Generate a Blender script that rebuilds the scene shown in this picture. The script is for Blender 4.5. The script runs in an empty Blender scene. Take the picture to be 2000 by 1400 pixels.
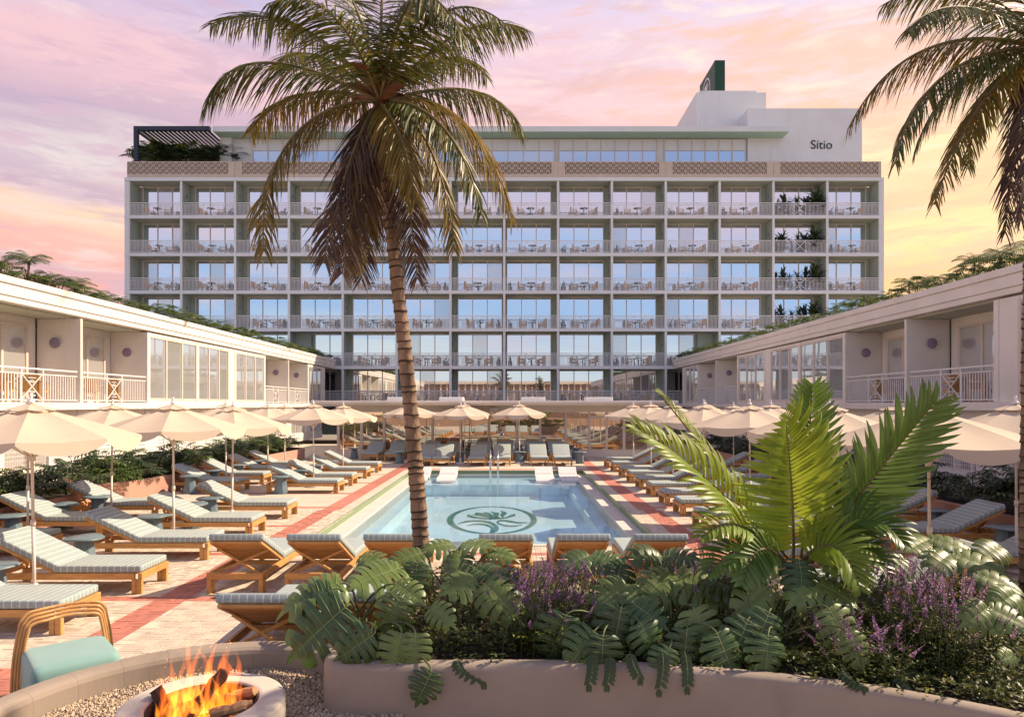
import bpy, bmesh, math, random
import numpy as np
from mathutils import Vector, Matrix, noise as mnoise

random.seed(7)
R = math.radians
S = bpy.context.scene
COL = S.collection

# ------------------------------------------------------------------ camera, sky, sun, exposure
F, CX, CY, EYE = 1370.0, 998.0, 790.0, 2.5
cam = bpy.data.cameras.new('camera')
cam.sensor_width = 36.0
cam.lens = F / 2000 * 36.0
cam.shift_x = (1000 - CX) / 2000
cam.shift_y = (CY - 700) / 2000
cam.clip_start = 0.05
cam.clip_end = 3000
camo = bpy.data.objects.new('camera', cam)
camo.location = (0, 0, EYE)
camo.rotation_euler = (R(90), 0, 0)
COL.objects.link(camo)
S.camera = camo

SUN_EL, SUN_AZ = 39.0, 17.0          # elevation, degrees behind the +X axis
sdir = Vector((math.cos(R(SUN_EL)) * math.cos(R(SUN_AZ)), math.cos(R(SUN_EL)) * math.sin(R(SUN_AZ)), math.sin(R(SUN_EL))))
sl = bpy.data.lights.new('sun', 'SUN')
sl.energy = 5.0
sl.angle = R(0.55)
sl.color = (1.0, 0.81, 0.58)
so = bpy.data.objects.new('sun', sl)
so.rotation_euler = (-sdir).to_track_quat('-Z', 'Y').to_euler()
COL.objects.link(so)

S.view_settings.view_transform = 'Standard'
S.view_settings.look = 'None'
S.view_settings.gamma = 1
S.view_settings.exposure = 0.70
S.view_settings.use_curve_mapping = False
S.cycles.use_denoising = True
S.cycles.max_bounces = 7
S.cycles.diffuse_bounces = 3
S.cycles.glossy_bounces = 4
S.cycles.transparent_max_bounces = 12
S.cycles.sample_clamp_indirect = 6.0


class NT:
    """small node-graph helper"""
    def __init__(s, tree):
        s.t = tree
    def n(s, typ, **kw):
        nd = s.t.nodes.new(typ)
        for k, v in kw.items():
            if k.startswith('i_'):
                nd.inputs[k[2:].replace('_', ' ')].default_value = v
            else:
                setattr(nd, k, v)
        return nd
    def l(s, a, b):
        s.t.links.new(a, b)
    def math(s, op, a, b=None, c=None, clamp=False):
        nd = s.t.nodes.new('ShaderNodeMath'); nd.operation = op; nd.use_clamp = clamp
        for i, x in enumerate((a, b, c)):
            if x is None: continue
            if isinstance(x, (int, float)): nd.inputs[i].default_value = x
            else: s.l(x, nd.inputs[i])
        return nd.outputs[0]
    def rng(s, v, a, b, c=0.0, d=1.0, smooth=True):
        nd = s.t.nodes.new('ShaderNodeMapRange')
        nd.interpolation_type = 'SMOOTHSTEP' if smooth else 'LINEAR'
        s.l(v, nd.inputs[0])
        for i, x in enumerate((a, b, c, d)): nd.inputs[i + 1].default_value = x
        return nd.outputs[0]
    def mix(s, fac, a, b, blend='MIX'):
        nd = s.t.nodes.new('ShaderNodeMix'); nd.data_type = 'RGBA'; nd.blend_type = blend
        for sock, x in ((nd.inputs[0], fac), (nd.inputs[6], a), (nd.inputs[7], b)):
            if isinstance(x, (int, float)): sock.default_value = x
            elif isinstance(x, (tuple, list)): sock.default_value = (*x[:3], 1)
            else: s.l(x, sock)
        return nd.outputs[2]
    def ramp(s, v, stops, interp='LINEAR'):
        nd = s.t.nodes.new('ShaderNodeValToRGB'); cr = nd.color_ramp; cr.interpolation = interp
        while len(cr.elements) > 1: cr.elements.remove(cr.elements[-1])
        for i, (p, c) in enumerate(stops):
            e = cr.elements[0] if i == 0 else cr.elements.new(p)
            e.position = p
            if isinstance(c, (int, float)): c = (c, c, c)
            e.color = (*c, 1)
        s.l(v, nd.inputs[0])
        return nd.outputs[0]


def make_world():
    w = bpy.data.worlds.new('World'); S.world = w; w.use_nodes = True
    t = w.node_tree; t.nodes.clear(); g = NT(t)
    tc = g.n('ShaderNodeTexCoord')
    sx = g.n('ShaderNodeSeparateXYZ'); g.l(tc.outputs['Generated'], sx.inputs[0])
    x, y, z = sx.outputs
    hyp = g.math('SQRT', g.math('ADD', g.math('ADD', g.math('MULTIPLY', x, x), g.math('MULTIPLY', y, y)), 0.0004))
    ax = g.math('DIVIDE', x, hyp); ay = g.math('DIVIDE', y, hyp)
    mp = g.n('ShaderNodeMapping'); mp.inputs['Scale'].default_value = (1.5, 1.5, 7.5); mp.inputs['Rotation'].default_value = (0, R(-5), 0)
    g.l(tc.outputs['Generated'], mp.inputs[0])
    def nz(scale, detail, rough, dist, off):
        m2 = g.n('ShaderNodeMapping'); m2.inputs['Location'].default_value = (off, off * .7, off * 1.3); g.l(mp.outputs[0], m2.inputs[0])
        q = g.n('ShaderNodeTexNoise'); q.inputs['Scale'].default_value = scale; q.inputs['Detail'].default_value = detail
        q.inputs['Roughness'].default_value = rough; q.inputs['Distortion'].default_value = dist
        g.l(m2.outputs[0], q.inputs['Vector']); return q.outputs['Fac']
    n1 = nz(1.3, 3, .5, .3, 0.0); n2 = nz(2.6, 8, .62, .5, 3.7); n3 = nz(6.0, 8, .6, .4, 9.1)
    el = g.math('ADD', z, g.math('MULTIPLY', g.math('SUBTRACT', n1, .5), .17))
    el = g.math('ADD', el, g.math('MULTIPLY', g.math('SUBTRACT', n2, .5), .12))
    left = g.ramp(el, [(0, (.70, .36, .30)), (.13, (.67, .32, .27)), (.175, (.70, .36, .29)), (.215, (.72, .50, .34)), (.25, (.48, .31, .33)),
                       (.30, (.58, .49, .47)), (.34, (.41, .30, .38)), (.39, (.64, .41, .43)), (.45, (.50, .385, .49)), (.52, (.32, .33, .53)), (.70, (.15, .19, .36)), (1, (.085, .125, .27))])
    mid = g.ramp(el, [(0, (.74, .45, .28)), (.2, (.72, .47, .33)), (.28, (.74, .56, .46)), (.36, (.71, .46, .45)), (.43, (.64, .44, .48)), (.50, (.57, .46, .57)), (.70, (.16, .20, .36)), (1, (.085, .125, .27))])
    right = g.ramp(el, [(0, (.78, .46, .18)), (.15, (.78, .47, .18)), (.20, (.86, .62, .27)), (.25, (.78, .50, .26)), (.29, (.84, .62, .33)), (.33, (.76, .53, .38)), (.38, (.71, .52, .45)),
                        (.44, (.69, .54, .52)), (.50, (.62, .51, .61)), (.70, (.17, .20, .36)), (1, (.085, .125, .27))])
    back = g.ramp(el, [(0, (.66, .68, .68)), (.06, (.56, .63, .69)), (.12, (.33, .49, .74)), (.19, (.37, .49, .73)), (.245, (.60, .50, .62)), (.30, (.44, .49, .70)), (.38, (.66, .52, .56)), (.48, (.36, .39, .56)), (.66, (.15, .2, .38)), (1, (.085, .125, .27))])
    c = g.mix(g.rng(ax, -.55, .0), left, mid)
    c = g.mix(g.rng(ax, -.02, .55), c, right)
    # drifting cloud bars: darker mauve bellies, paler tops
    bel = g.rng(n2, .47, .62)
    c = g.mix(g.math('MULTIPLY', bel, .64), c, g.mix(g.rng(ax, -.3, .5), (.42, .30, .38), (.76, .42, .26)))
    top = g.rng(n3, .52, .70)
    c = g.mix(g.math('MULTIPLY', top, .55), c, g.mix(g.rng(ax, -.4, .4), (.68, .54, .50), (.84, .66, .50)))
    bar = g.rng(n3, .49, .37)
    c = g.mix(g.math('MULTIPLY', bar, .62), c, g.mix(g.rng(ax, -.3, .45), (.50, .33, .40), (.76, .44, .27)))
    bcl = g.rng(n2, .47, .66)
    bk = g.mix(g.math('MULTIPLY', bcl, .5), back, (.68, .55, .57))
    c = g.mix(g.rng(ay, .20, -.45), c, bk)
    c = g.mix(g.rng(z, .0, -.08), c, (.30, .26, .24))
    sky = g.n('ShaderNodeTexSky'); sky.sky_type = 'NISHITA'; sky.sun_disc = False
    sky.sun_elevation = R(SUN_EL); sky.sun_rotation = math.atan2(sdir.x, sdir.y)
    ns = g.n('ShaderNodeVectorMath', operation='SCALE'); ns.inputs['Scale'].default_value = .08; g.l(sky.outputs[0], ns.inputs[0])
    c = g.mix(.90, ns.outputs[0], c)
    bg = g.n('ShaderNodeBackground'); g.l(c, bg.inputs[0]); bg.inputs[1].default_value = 1.0
    out = g.n('ShaderNodeOutputWorld'); g.l(bg.outputs[0], out.inputs[0])
make_world()

# ------------------------------------------------------------------ helpers
def P(px, py, Y):
    """photo pixel at distance Y -> world point"""
    return Vector(((px - CX) / F * Y, Y, EYE - (py - CY) / F * Y))

def G(px, py, z=0.0):
    Y = (EYE - z) * F / (py - CY)
    return Vector(((px - CX) / F * Y, Y, z))

def _cb():
    V, Fc = [], []
    idx = {}
    for sx in (-1, 1):
        for sy in (-1, 1):
            for sz in (-1, 1):
                for a in range(3):
                    idx[(sx, sy, sz, a)] = len(V)
                    V.append([(sx, sy, sz), tuple(k != a for k in range(3))])
    for a in range(3):
        b, c = [k for k in range(3) if k != a]
        for s in (-1, 1):
            q = []
            for (p, r) in ((-1, -1), (1, -1), (1, 1), (-1, 1)):
                k = [0, 0, 0]; k[a] = s; k[b] = p; k[c] = r
                q.append(idx[(*k, a)])
            Fc.append(q)
    for a in range(3):
        b, c = [k for k in range(3) if k != a]
        for sb in (-1, 1):
            for sc in (-1, 1):
                def kk(sa, f):
                    k = [0, 0, 0]; k[a] = sa; k[b] = sb; k[c] = sc
                    return idx[(*k, f)]
                Fc.append([kk(-1, b), kk(1, b), kk(1, c), kk(-1, c)])
    for sx in (-1, 1):
        for sy in (-1, 1):
            for sz in (-1, 1):
                Fc.append([idx[(sx, sy, sz, a)] for a in range(3)])
    sg = np.array([v[0] for v in V], float); ins = np.array([v[1] for v in V], float)
    pts = sg * (1 - .2 * ins)
    for i, q in enumerate(Fc):
        p = pts[q]; nrm = np.cross(p[1] - p[0], p[2] - p[0])
        if np.dot(nrm, p.mean(0)) < 0: Fc[i] = q[::-1]
    return sg, ins, Fc
CB_S, CB_I, CB_F = _cb()
BOXF = [[0, 2, 3, 1], [4, 5, 7, 6], [0, 1, 5, 4], [2, 6, 7, 3], [0, 4, 6, 2], [1, 3, 7, 5]]


class MB:
    def __init__(s):
        s.v = []; s.f = []; s.m = []; s.s = []
    def add(s, vs, fs, mi=0, sm=False):
        b = len(s.v)
        s.v.extend([tuple(p) for p in vs])
        for f in fs:
            s.f.append([b + i for i in f]); s.m.append(mi); s.s.append(sm)
        return s
    def box(s, x0, y0, z0, x1, y1, z1, mi=0, c=0.0, M=None):
        x0, x1 = min(x0, x1), max(x0, x1); y0, y1 = min(y0, y1), max(y0, y1); z0, z1 = min(z0, z1), max(z0, z1)
        if c > 0:
            h = np.array([(x1 - x0) / 2, (y1 - y0) / 2, (z1 - z0) / 2]); c = min(c, h.min() * .6)
            vs = CB_S * (h - c * CB_I) + np.array([(x0 + x1) / 2, (y0 + y1) / 2, (z0 + z1) / 2]); fs = CB_F
        else:
            vs = [(x, y, z) for x in (x0, x1) for y in (y0, y1) for z in (z0, z1)]; fs = BOXF
        if M is not None: vs = [M @ Vector(p) for p in vs]
        return s.add(vs, fs, mi)
    def bar(s, p0, p1, w, h, mi=0, c=0.0, up=(0, 0, 1)):
        p0 = Vector(p0); p1 = Vector(p1); d = p1 - p0; L = d.length; x = d.normalized()
        u = Vector(up)
        if abs(x.dot(u)) > .98: u = Vector((0, 1, 0))
        y = u.cross(x).normalized(); z = x.cross(y)
        M = Matrix(((x.x, y.x, z.x, p0.x), (x.y, y.y, z.y, p0.y), (x.z, y.z, z.z, p0.z), (0, 0, 0, 1)))
        return s.box(0, -w / 2, -h / 2, L, w / 2, h / 2, mi, c, M)
    def tube(s, pts, rad, n=8, mi=0, cap=True, sm=True, mis=None):
        pts = [Vector(p) for p in pts]; N = len(pts)
        if isinstance(rad, (int, float)): rad = [rad] * N
        vs = []; ref = None
        for i, p in enumerate(pts):
            t = (pts[min(i + 1, N - 1)] - pts[max(i - 1, 0)]).normalized()
            if ref is None:
                ref = Vector((1, 0, 0)) if abs(t.x) < .8 else Vector((0, 1, 0))
            a = (ref - t * ref.dot(t)).normalized(); ref = a; b = t.cross(a)
            for k in range(n):
                th = 2 * math.pi * k / n
                vs.append(p + (a * math.cos(th) + b * math.sin(th)) * rad[i])
        for i in range(N - 1):
            fs = [[i * n + k, i * n + (k + 1) % n, (i + 1) * n + (k + 1) % n, (i + 1) * n + k] for k in range(n)]
            if i == 0: s.add(vs, fs, mis[0] if mis else mi, sm); b0 = len(s.v) - len(vs)
            else:
                for f in fs:
                    s.f.append([b0 + q for q in f]); s.m.append(mis[i] if mis else mi); s.s.append(sm)
        if cap:
            s.f.append([b0 + k for k in range(n)][::-1]); s.m.append(mi); s.s.append(False)
            s.f.append([b0 + (N - 1) * n + k for k in range(n)]); s.m.append(mi); s.s.append(False)
        return s
    def lathe(s, prof, n=24, cx=0, cy=0, mi=0, sm=True, closed=False):
        vs = [(cx + r * math.cos(2 * math.pi * k / n), cy + r * math.sin(2 * math.pi * k / n), z) for r, z in prof for k in range(n)]
        m = len(prof); fs = []
        for i in range(m if closed else m - 1):
            j = (i + 1) % m
            fs += [[i * n + k, i * n + (k + 1) % n, j * n + (k + 1) % n, j * n + k] for k in range(n)]
        return s.add(vs, fs, mi, sm)
    def prism(s, poly, z0, z1, mi=0):
        n = len(poly); vs = [(x, y, z0) for x, y in poly] + [(x, y, z1) for x, y in poly]
        fs = [[i, (i + 1) % n, n + (i + 1) % n, n + i] for i in range(n)] + [list(range(n))[::-1], list(range(n, 2 * n))]
        return s.add(vs, fs, mi)
    def strip(s, A, B, mi=0, sm=True):
        n = len(A); return s.add(list(A) + list(B), [[i, i + 1, n + i + 1, n + i] for i in range(n - 1)], mi, sm)
    def mesh(s, name, mats):
        me = bpy.data.meshes.new(name)
        me.from_pydata(s.v, [], s.f)
        for m in (mats if isinstance(mats, (list, tuple)) else [mats]): me.materials.append(m)
        me.polygons.foreach_set('material_index', s.m); me.polygons.foreach_set('use_smooth', s.s)
        me.update(); return me
    def build(s, name, mats, parent=None, kind=None):
        return link(name, s.mesh(name, mats), parent, kind)


def link(name, me, parent=None, kind=None, M=None):
    o = bpy.data.objects.new(name, me); COL.objects.link(o)
    if parent is not None:
        o.parent = parent
        # meshes of fixed things are modelled in world coordinates
        if parent.get('_w') is not None: o.matrix_parent_inverse = Matrix.Translation(-Vector(parent['_w']))
    if kind: o['kind'] = kind
    if M is not None: o.matrix_basis = M
    return o

def tag(o, label, cat, group=None, kind=None):
    o['label'] = label; o['category'] = cat
    if group: o['group'] = group
    if kind: o['kind'] = kind
    return o

def thing(name, label, cat, loc=(0, 0, 0), rz=0.0, group=None, world=False):
    o = bpy.data.objects.new(name, None); COL.objects.link(o); o.empty_display_size = .2
    o.location = loc; o.rotation_euler = (0, 0, rz)
    if world: o['_w'] = tuple(loc)
    return tag(o, label, cat, group)

def wpart(name, mb, mats, parent, kind=None):
    """part of a fixed thing, modelled in world coordinates; may itself take sub-parts"""
    return mb.build(name, mats, parent, kind)

def kids(o):
    return list(o.children)

def copy_tree(o, parent=None):
    c = o.copy(); COL.objects.link(c)
    if parent is not None: c.parent = parent
    for ch in kids(o): copy_tree(ch, c)
    return c

def place(proto, first, loc, rz, label, group=None, scale=1.0):
    o = proto if first else copy_tree(proto)
    o.location = loc; o.rotation_euler = (0, 0, rz); o['label'] = label
    if scale != 1.0: o.scale = (scale,) * 3
    if group: o['group'] = group
    return o

ORD = ['first', 'second', 'third', 'fourth', 'fifth', 'sixth', 'seventh', 'eighth', 'ninth', 'tenth', 'eleventh', 'twelfth', 'thirteenth', 'fourteenth', 'fifteenth', 'sixteenth',
       'seventeenth', 'eighteenth', 'nineteenth', 'twentieth']

def rbox(mb, x0, y0, z0, x1, y1, z1, r, seg=3, mi=0, M=None, sub=0):
    bm = bmesh.new(); bmesh.ops.create_cube(bm, size=1)
    for v in bm.verts: v.co = Vector(((x0 + x1) / 2 + v.co.x * (x1 - x0), (y0 + y1) / 2 + v.co.y * (y1 - y0), (z0 + z1) / 2 + v.co.z * (z1 - z0)))
    bmesh.ops.bevel(bm, geom=bm.edges[:] + bm.verts[:], offset=r, segments=seg, profile=.6, affect='EDGES')
    if M is not None: bmesh.ops.transform(bm, matrix=M, verts=bm.verts)
    bm.verts.index_update()
    mb.add([v.co.copy() for v in bm.verts], [[v.index for v in f.verts] for f in bm.faces], mi, True)
    bm.free(); return mb

def bez(p, n):
    p = [Vector(q) for q in p]; out = []
    for i in range(n):
        t = i / (n - 1); q = list(p)
        while len(q) > 1: q = [q[k].lerp(q[k + 1], t) for k in range(len(q) - 1)]
        out.append(q[0])
    return out

# ------------------------------------------------------------------ materials
def newmat(name):
    m = bpy.data.materials.new(name); m.use_nodes = True; m.node_tree.nodes.clear()
    return m, NT(m.node_tree)

def pmat(name, col, rough=.6, var=.12, vs=2.5, bump=.15, bs=60., stretch=(1, 1, 1), island=0.0, metal=0.0, spec=.4, trans=0.0, tcol=None, stain=0.0, stainc=(.2, .16, .12), island_cols=None, world=False, sheen=0.0, dist=.004, orand=0.0):
    m, g = newmat(name)
    out = g.n('ShaderNodeOutputMaterial'); b = g.n('ShaderNodeBsdfPrincipled')
    b.inputs['Roughness'].default_value = rough; b.inputs['Metallic'].default_value = metal; b.inputs['Specular IOR Level'].default_value = spec
    if sheen: b.inputs['Sheen Weight'].default_value = sheen
    tc = g.n('ShaderNodeTexCoord'); geo = g.n('ShaderNodeNewGeometry'); oi = g.n('ShaderNodeObjectInfo')
    if world: vec = geo.outputs['Position']
    else:
        va = g.n('ShaderNodeVectorMath', operation='MULTIPLY_ADD'); va.inputs[1].default_value = (1, 1, 1)
        cmb = g.n('ShaderNodeCombineXYZ')
        for i, k in enumerate((17., 31., 11.)): g.l(g.math('MULTIPLY', oi.outputs['Random'], k), cmb.inputs[i])
        g.l(tc.outputs['Object'], va.inputs[0]); g.l(cmb.outputs[0], va.inputs[2]); vec = va.outputs[0]
    mp = g.n('ShaderNodeMapping'); mp.inputs['Scale'].default_value = stretch; g.l(vec, mp.inputs[0])
    def nz(sc, det=6):
        q = g.n('ShaderNodeTexNoise'); q.inputs['Scale'].default_value = sc; q.inputs['Detail'].default_value = det; q.inputs['Roughness'].default_value = .6
        g.l(mp.outputs[0], q.inputs['Vector']); return q.outputs['Fac']
    n1 = nz(vs); n2 = nz(bs, 4)
    c = tuple(col)
    if island_cols:
        base = g.ramp(geo.outputs['Random Per Island'], [(i / max(1, len(island_cols) - 1), q) for i, q in enumerate(island_cols)])
    else: base = c
    lo = 1 - var; hi = 1 + var
    f = g.rng(n1, .3, .7, lo, hi, False)
    f = g.math('MULTIPLY', f, g.rng(n2, .2, .8, 1 - var * .4, 1 + var * .4, False))
    if orand: f = g.math('MULTIPLY', f, g.rng(oi.outputs['Random'], 0, 1, 1 - orand, 1 + orand, False))
    if island: f = g.math('MULTIPLY', f, g.rng(geo.outputs['Random Per Island'], 0, 1, 1 - island, 1 + island, False))
    vm = g.n('ShaderNodeVectorMath', operation='SCALE')
    if island_cols: g.l(base, vm.inputs[0])
    else: vm.inputs[0].default_value = c
    g.l(f, vm.inputs['Scale']); cc = vm.outputs[0]
    if stain:
        q = g.n('ShaderNodeTexNoise'); q.inputs['Scale'].default_value = .9; q.inputs['Detail'].default_value = 9; q.inputs['Roughness'].default_value = .68; sv = g.n('ShaderNodeVectorMath', operation='MULTIPLY'); sv.inputs[1].default_value = (1.6, 1.6, .35); g.l(geo.outputs['Position'], sv.inputs[0]); g.l(sv.outputs[0], q.inputs['Vector'])
        cc = g.mix(g.rng(q.outputs['Fac'], .52, .78, 0, stain), cc, stainc)
    g.l(cc, b.inputs['Base Color'])
    if bump:
        bp = g.n('ShaderNodeBump'); bp.inputs['Strength'].default_value = bump; bp.inputs['Distance'].default_value = dist; g.l(n2, bp.inputs['Height']); g.l(bp.outputs[0], b.inputs['Normal'])
    if trans:
        t = g.n('ShaderNodeBsdfTranslucent')
        if tcol: 
            tv = g.n('ShaderNodeVectorMath', operation='SCALE'); tv.inputs[0].default_value = tcol; g.l(f, tv.inputs['Scale']); g.l(tv.outputs[0], t.inputs[0])
        else: g.l(cc, t.inputs[0])
        ms = g.n('ShaderNodeMixShader'); ms.inputs[0].default_value = trans; g.l(b.outputs[0], ms.inputs[1]); g.l(t.outputs[0], ms.inputs[2]); g.l(ms.outputs[0], out.inputs[0])
    else: g.l(b.outputs[0], out.inputs[0])
    return m

def glassmat(name, dif, mixg, tint=(1, 1, 1), rough=.01, transp=0.0, wob=.02, fw=1.0):
    """window glass: fresnel-weighted mirror over what is behind it (blind, dark room)"""
    m, g = newmat(name); out = g.n('ShaderNodeOutputMaterial')
    d = g.n('ShaderNodeBsdfDiffuse'); d.inputs[0].default_value = (*dif, 1)
    gl = g.n('ShaderNodeBsdfGlossy'); gl.inputs['Color'].default_value = (*tint, 1); gl.inputs['Roughness'].default_value = rough
    tc = g.n('ShaderNodeTexCoord'); oi = g.n('ShaderNodeObjectInfo')
    q = g.n('ShaderNodeTexNoise'); q.inputs['Scale'].default_value = .6; q.inputs['Detail'].default_value = 1; g.l(tc.outputs['Object'], q.inputs['Vector'])
    bp = g.n('ShaderNodeBump'); bp.inputs['Strength'].default_value = wob; bp.inputs['Distance'].default_value = .1; g.l(q.outputs['Fac'], bp.inputs['Height']); g.l(bp.outputs[0], gl.inputs['Normal'])
    fr = g.n('ShaderNodeFresnel'); fr.inputs[0].default_value = 1.5
    fac = g.math('ADD', g.math('MULTIPLY', fr.outputs[0], fw * (1 - mixg)), mixg, clamp=True)
    base = d.outputs[0]
    if transp:
        tr = g.n('ShaderNodeBsdfTransparent'); m0 = g.n('ShaderNodeMixShader'); m0.inputs[0].default_value = transp
        g.l(base, m0.inputs[1]); g.l(tr.outputs[0], m0.inputs[2]); base = m0.outputs[0]
    ms = g.n('ShaderNodeMixShader'); g.l(fac, ms.inputs[0]); g.l(base, ms.inputs[1]); g.l(gl.outputs[0], ms.inputs[2]); g.l(ms.outputs[0], out.inputs[0])
    return m

M = {}
M['white'] = pmat('white_paint', (.74, .69, .66), .55, .05, 1.2, .08, 90, world=True, stain=.12, stainc=(.5, .44, .4))
M['wing'] = pmat('cream_stucco', (.73, .66, .60), .75, .06, 1.0, .25, 70, world=True, stain=.30, stainc=(.50, .41, .36))
M['hotel_white'] = pmat('hotel_white_paint', (.66, .655, .655), .6, .05, .6, .05, 30, world=True, stain=.10, stainc=(.45, .42, .4))
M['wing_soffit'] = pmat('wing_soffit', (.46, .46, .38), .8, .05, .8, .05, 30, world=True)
M['hotel_green'] = pmat('sage_stucco', (.33, .37, .31), .8, .08, .8, .1, 30, world=True, stain=.2, stainc=(.22, .26, .2))
M['soffit'] = pmat('sage_soffit', (.40, .56, .45), .8, .05, .8, .05, 30, world=True)
M['tower'] = pmat('tower_render', (.70, .69, .685), .75, .05, .5, .1, 20, world=True, stain=.38, stainc=(.46, .46, .47))
M['breeze'] = pmat('breeze_block', (.52, .42, .34), .85, .1, 2, .2, 30, world=True)
M['navy'] = pmat('navy_steel', (.022, .027, .05), .45, .1, 2, 0)
M['dark'] = pmat('painted_shade', (.02, .02, .022), .8, .1, 2, 0)  # near-black paint standing in for shade inside openings
M['trim'] = pmat('window_trim', (.62, .53, .46), .5, .04, 2, 0, world=True)
M['rail'] = pmat('rail_paint', (.70, .67, .66), .45, .04, 3, 0, world=True)
M['hglass'] = glassmat('hotel_glass', (.10, .12, .14), .68, (.96, .98, 1.0))
M['cglass'] = glassmat('hotel_glass_curtained', (.36, .34, .32), .45, (.96, .98, 1.0))
M['pglass'] = glassmat('penthouse_glass', (.10, .20, .36), .45, (.7, .85, 1.0))
M['wglass'] = glassmat('wing_glass', (.46, .455, .43), .05, (.95, .97, 1), wob=.03, fw=.55)
M['vglass'] = glassmat('pavilion_glass', (.26, .17, .10), .52, (1, .95, .9), wob=.02)
M['sconce'] = pmat('lilac_weave', (.27, .21, .30), .8, .35, 22, .6, 40)
M['green_sign'] = pmat('green_sign', (.012, .055, .028), .5, .06, 2, 0)
M['ink'] = pmat('black_lettering', (.012, .02, .02), .5, .05, 2, 0)
M['sand'] = pmat('tan_render', (.5, .36, .28), .8, .1, 1.5, .2, 50, world=True, stain=.2)
M['paver'] = pmat('cream_paver', (.57, .475, .385), .75, .10, 6, .3, 90, island=.20, world=True, stain=.16, stainc=(.42, .32, .26))
M['paver_far'] = pmat('cream_paving', (.56, .475, .385), .8, .12, 2.2, .2, 60, world=True, stain=.16, stainc=(.42, .32, .26))
M['redp'] = pmat('red_paver', (.46, .175, .13), .7, .12, 5, .3, 90, island=.14, world=True, stain=.15, stainc=(.3, .1, .08))
M['mortar'] = pmat('mortar', (.28, .22, .18), .9, .1, 6, .2, 80, world=True)
M['coping'] = pmat('pool_coping', (.62, .55, .50), .6, .06, 3, .1, 60, world=True, stain=.1, stainc=(.5, .42, .38))
M['gtile'] = pmat('green_tile', (.17, .25, .13), .35, .15, 18, .1, 30, world=True)
M['mosaic'] = pmat('teal_mosaic', (.02, .20, .15), .4, .45, 26, 0, 60, world=True)
M['ppool'] = pmat('pool_plaster', (.76, .87, .90), .6, .05, .9, .02, 20, world=True)
M['teak'] = pmat('teak', (.56, .29, .095), .5, .22, 3.2, .15, 40, stretch=(1.2, 9, 9))
M['teakd'] = pmat('teak_crosswise', (.54, .27, .085), .5, .22, 3.2, .15, 40, stretch=(9, 1.2, 9))
M['furniture'] = pmat('balcony_teak', (.62, .33, .12), .5, .2, 5, 0, 40)
M['oak'] = pmat('bent_oak', (.50, .27, .10), .42, .2, 5, .1, 40, stretch=(6, 6, 1.2))
M['seatblue'] = pmat('teal_upholstery', (.19, .34, .32), .75, .05, 3, .12, 260, sheen=.3)
M['canopy'] = pmat('canvas', (.66, .54, .425), .85, .05, 2, .3, 170, trans=.22, tcol=(.60, .44, .31))
M['pole'] = pmat('pole_paint', (.66, .57, .50), .4, .05, 2, 0)
M['tableblue'] = pmat('table_glaze', (.14, .195, .225), .38, .18, 6, .12, 22)
M['metal'] = pmat('chrome', (.7, .7, .7), .12, .04, 3, 0, metal=1)
M['resin'] = pmat('white_resin', (.74, .68, .66), .35, .03, 2, 0)
M['concrete'] = pmat('planter_concrete', (.30, .242, .195), .85, .08, 2.2, .45, 120, world=True, stain=.6, stainc=(.19, .15, .12), dist=.003)
M['firecon'] = pmat('cast_stone', (.55, .48, .41), .8, .07, 3, .3, 90, world=True, stain=.2, stainc=(.4, .33, .27))
M['pink'] = pmat('pink_planter', (.44, .25, .19), .8, .08, 2, .2, 60, world=True, stain=.2)
M['soil'] = pmat('soil', (.035, .024, .016), .95, .3, 12, .8, 60, world=True, dist=.02)
M['gravel'] = pmat('gravel', (.50, .39, .28), .85, .1, 8, .2, 60, island=.3, world=True)
M['bark'] = pmat('charred_bark', (.055, .032, .022), .9, .5, 9, .9, 40, stretch=(1, 1, .25), dist=.012)
M['cutwood'] = pmat('split_wood', (.36, .20, .10), .8, .3, 9, .5, 40)
M['trunk'] = pmat('palm_bark', (.215, .138, .092), .9, .45, 7, .9, 30, stretch=(1, 1, .4), dist=.02)
M['trunkd'] = pmat('palm_scar', (.055, .032, .024), .95, .4, 12, .6, 40, dist=.02)
M['sheath'] = pmat('palm_sheath', (.16, .065, .03), .85, .35, 8, .5, 30)
M['rachis'] = pmat('frond_rib', (.14, .10, .035), .6, .2, 6, .2, 30)
M['frond'] = pmat('coconut_leaf', (.08, .09, .02), .42, .18, 2, 0, 30, trans=.36, island_cols=[(.04, .07, .018), (.07, .095, .02), (.12, .12, .02), (.20, .155, .024), (.06, .08, .03)], spec=.5)
M['frondgold'] = pmat('coconut_leaf_gold', (.08, .09, .02), .42, .18, 2, 0, 30, trans=.45, island_cols=[(.08, .085, .02), (.20, .15, .025), (.30, .18, .03), (.14, .12, .02), (.28, .14, .03)], spec=.5)
M['fronddead'] = pmat('coconut_leaf_dry', (.1, .06, .04), .7, .2, 2, 0, 30, trans=.2, island_cols=[(.085, .052, .045), (.12, .07, .05), (.06, .038, .034), (.16, .09, .05)])
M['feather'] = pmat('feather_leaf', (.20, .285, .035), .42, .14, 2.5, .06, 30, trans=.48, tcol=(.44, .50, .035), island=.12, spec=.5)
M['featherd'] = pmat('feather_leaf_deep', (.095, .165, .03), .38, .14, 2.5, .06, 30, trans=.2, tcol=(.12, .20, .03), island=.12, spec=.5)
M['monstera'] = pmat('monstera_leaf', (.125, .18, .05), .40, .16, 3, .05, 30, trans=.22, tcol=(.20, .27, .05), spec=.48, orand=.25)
M['monstera_shaded'] = pmat('monstera_leaf_shaded', (.048, .094, .033), .40, .16, 3, .05, 30, trans=.18, tcol=(.10, .18, .035), spec=.45, orand=.28)  # same leaf with shade put into its colour, for leaves hanging dark
M['vein'] = pmat('leaf_vein', (.22, .26, .10), .5, .1, 4, 0)
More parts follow.
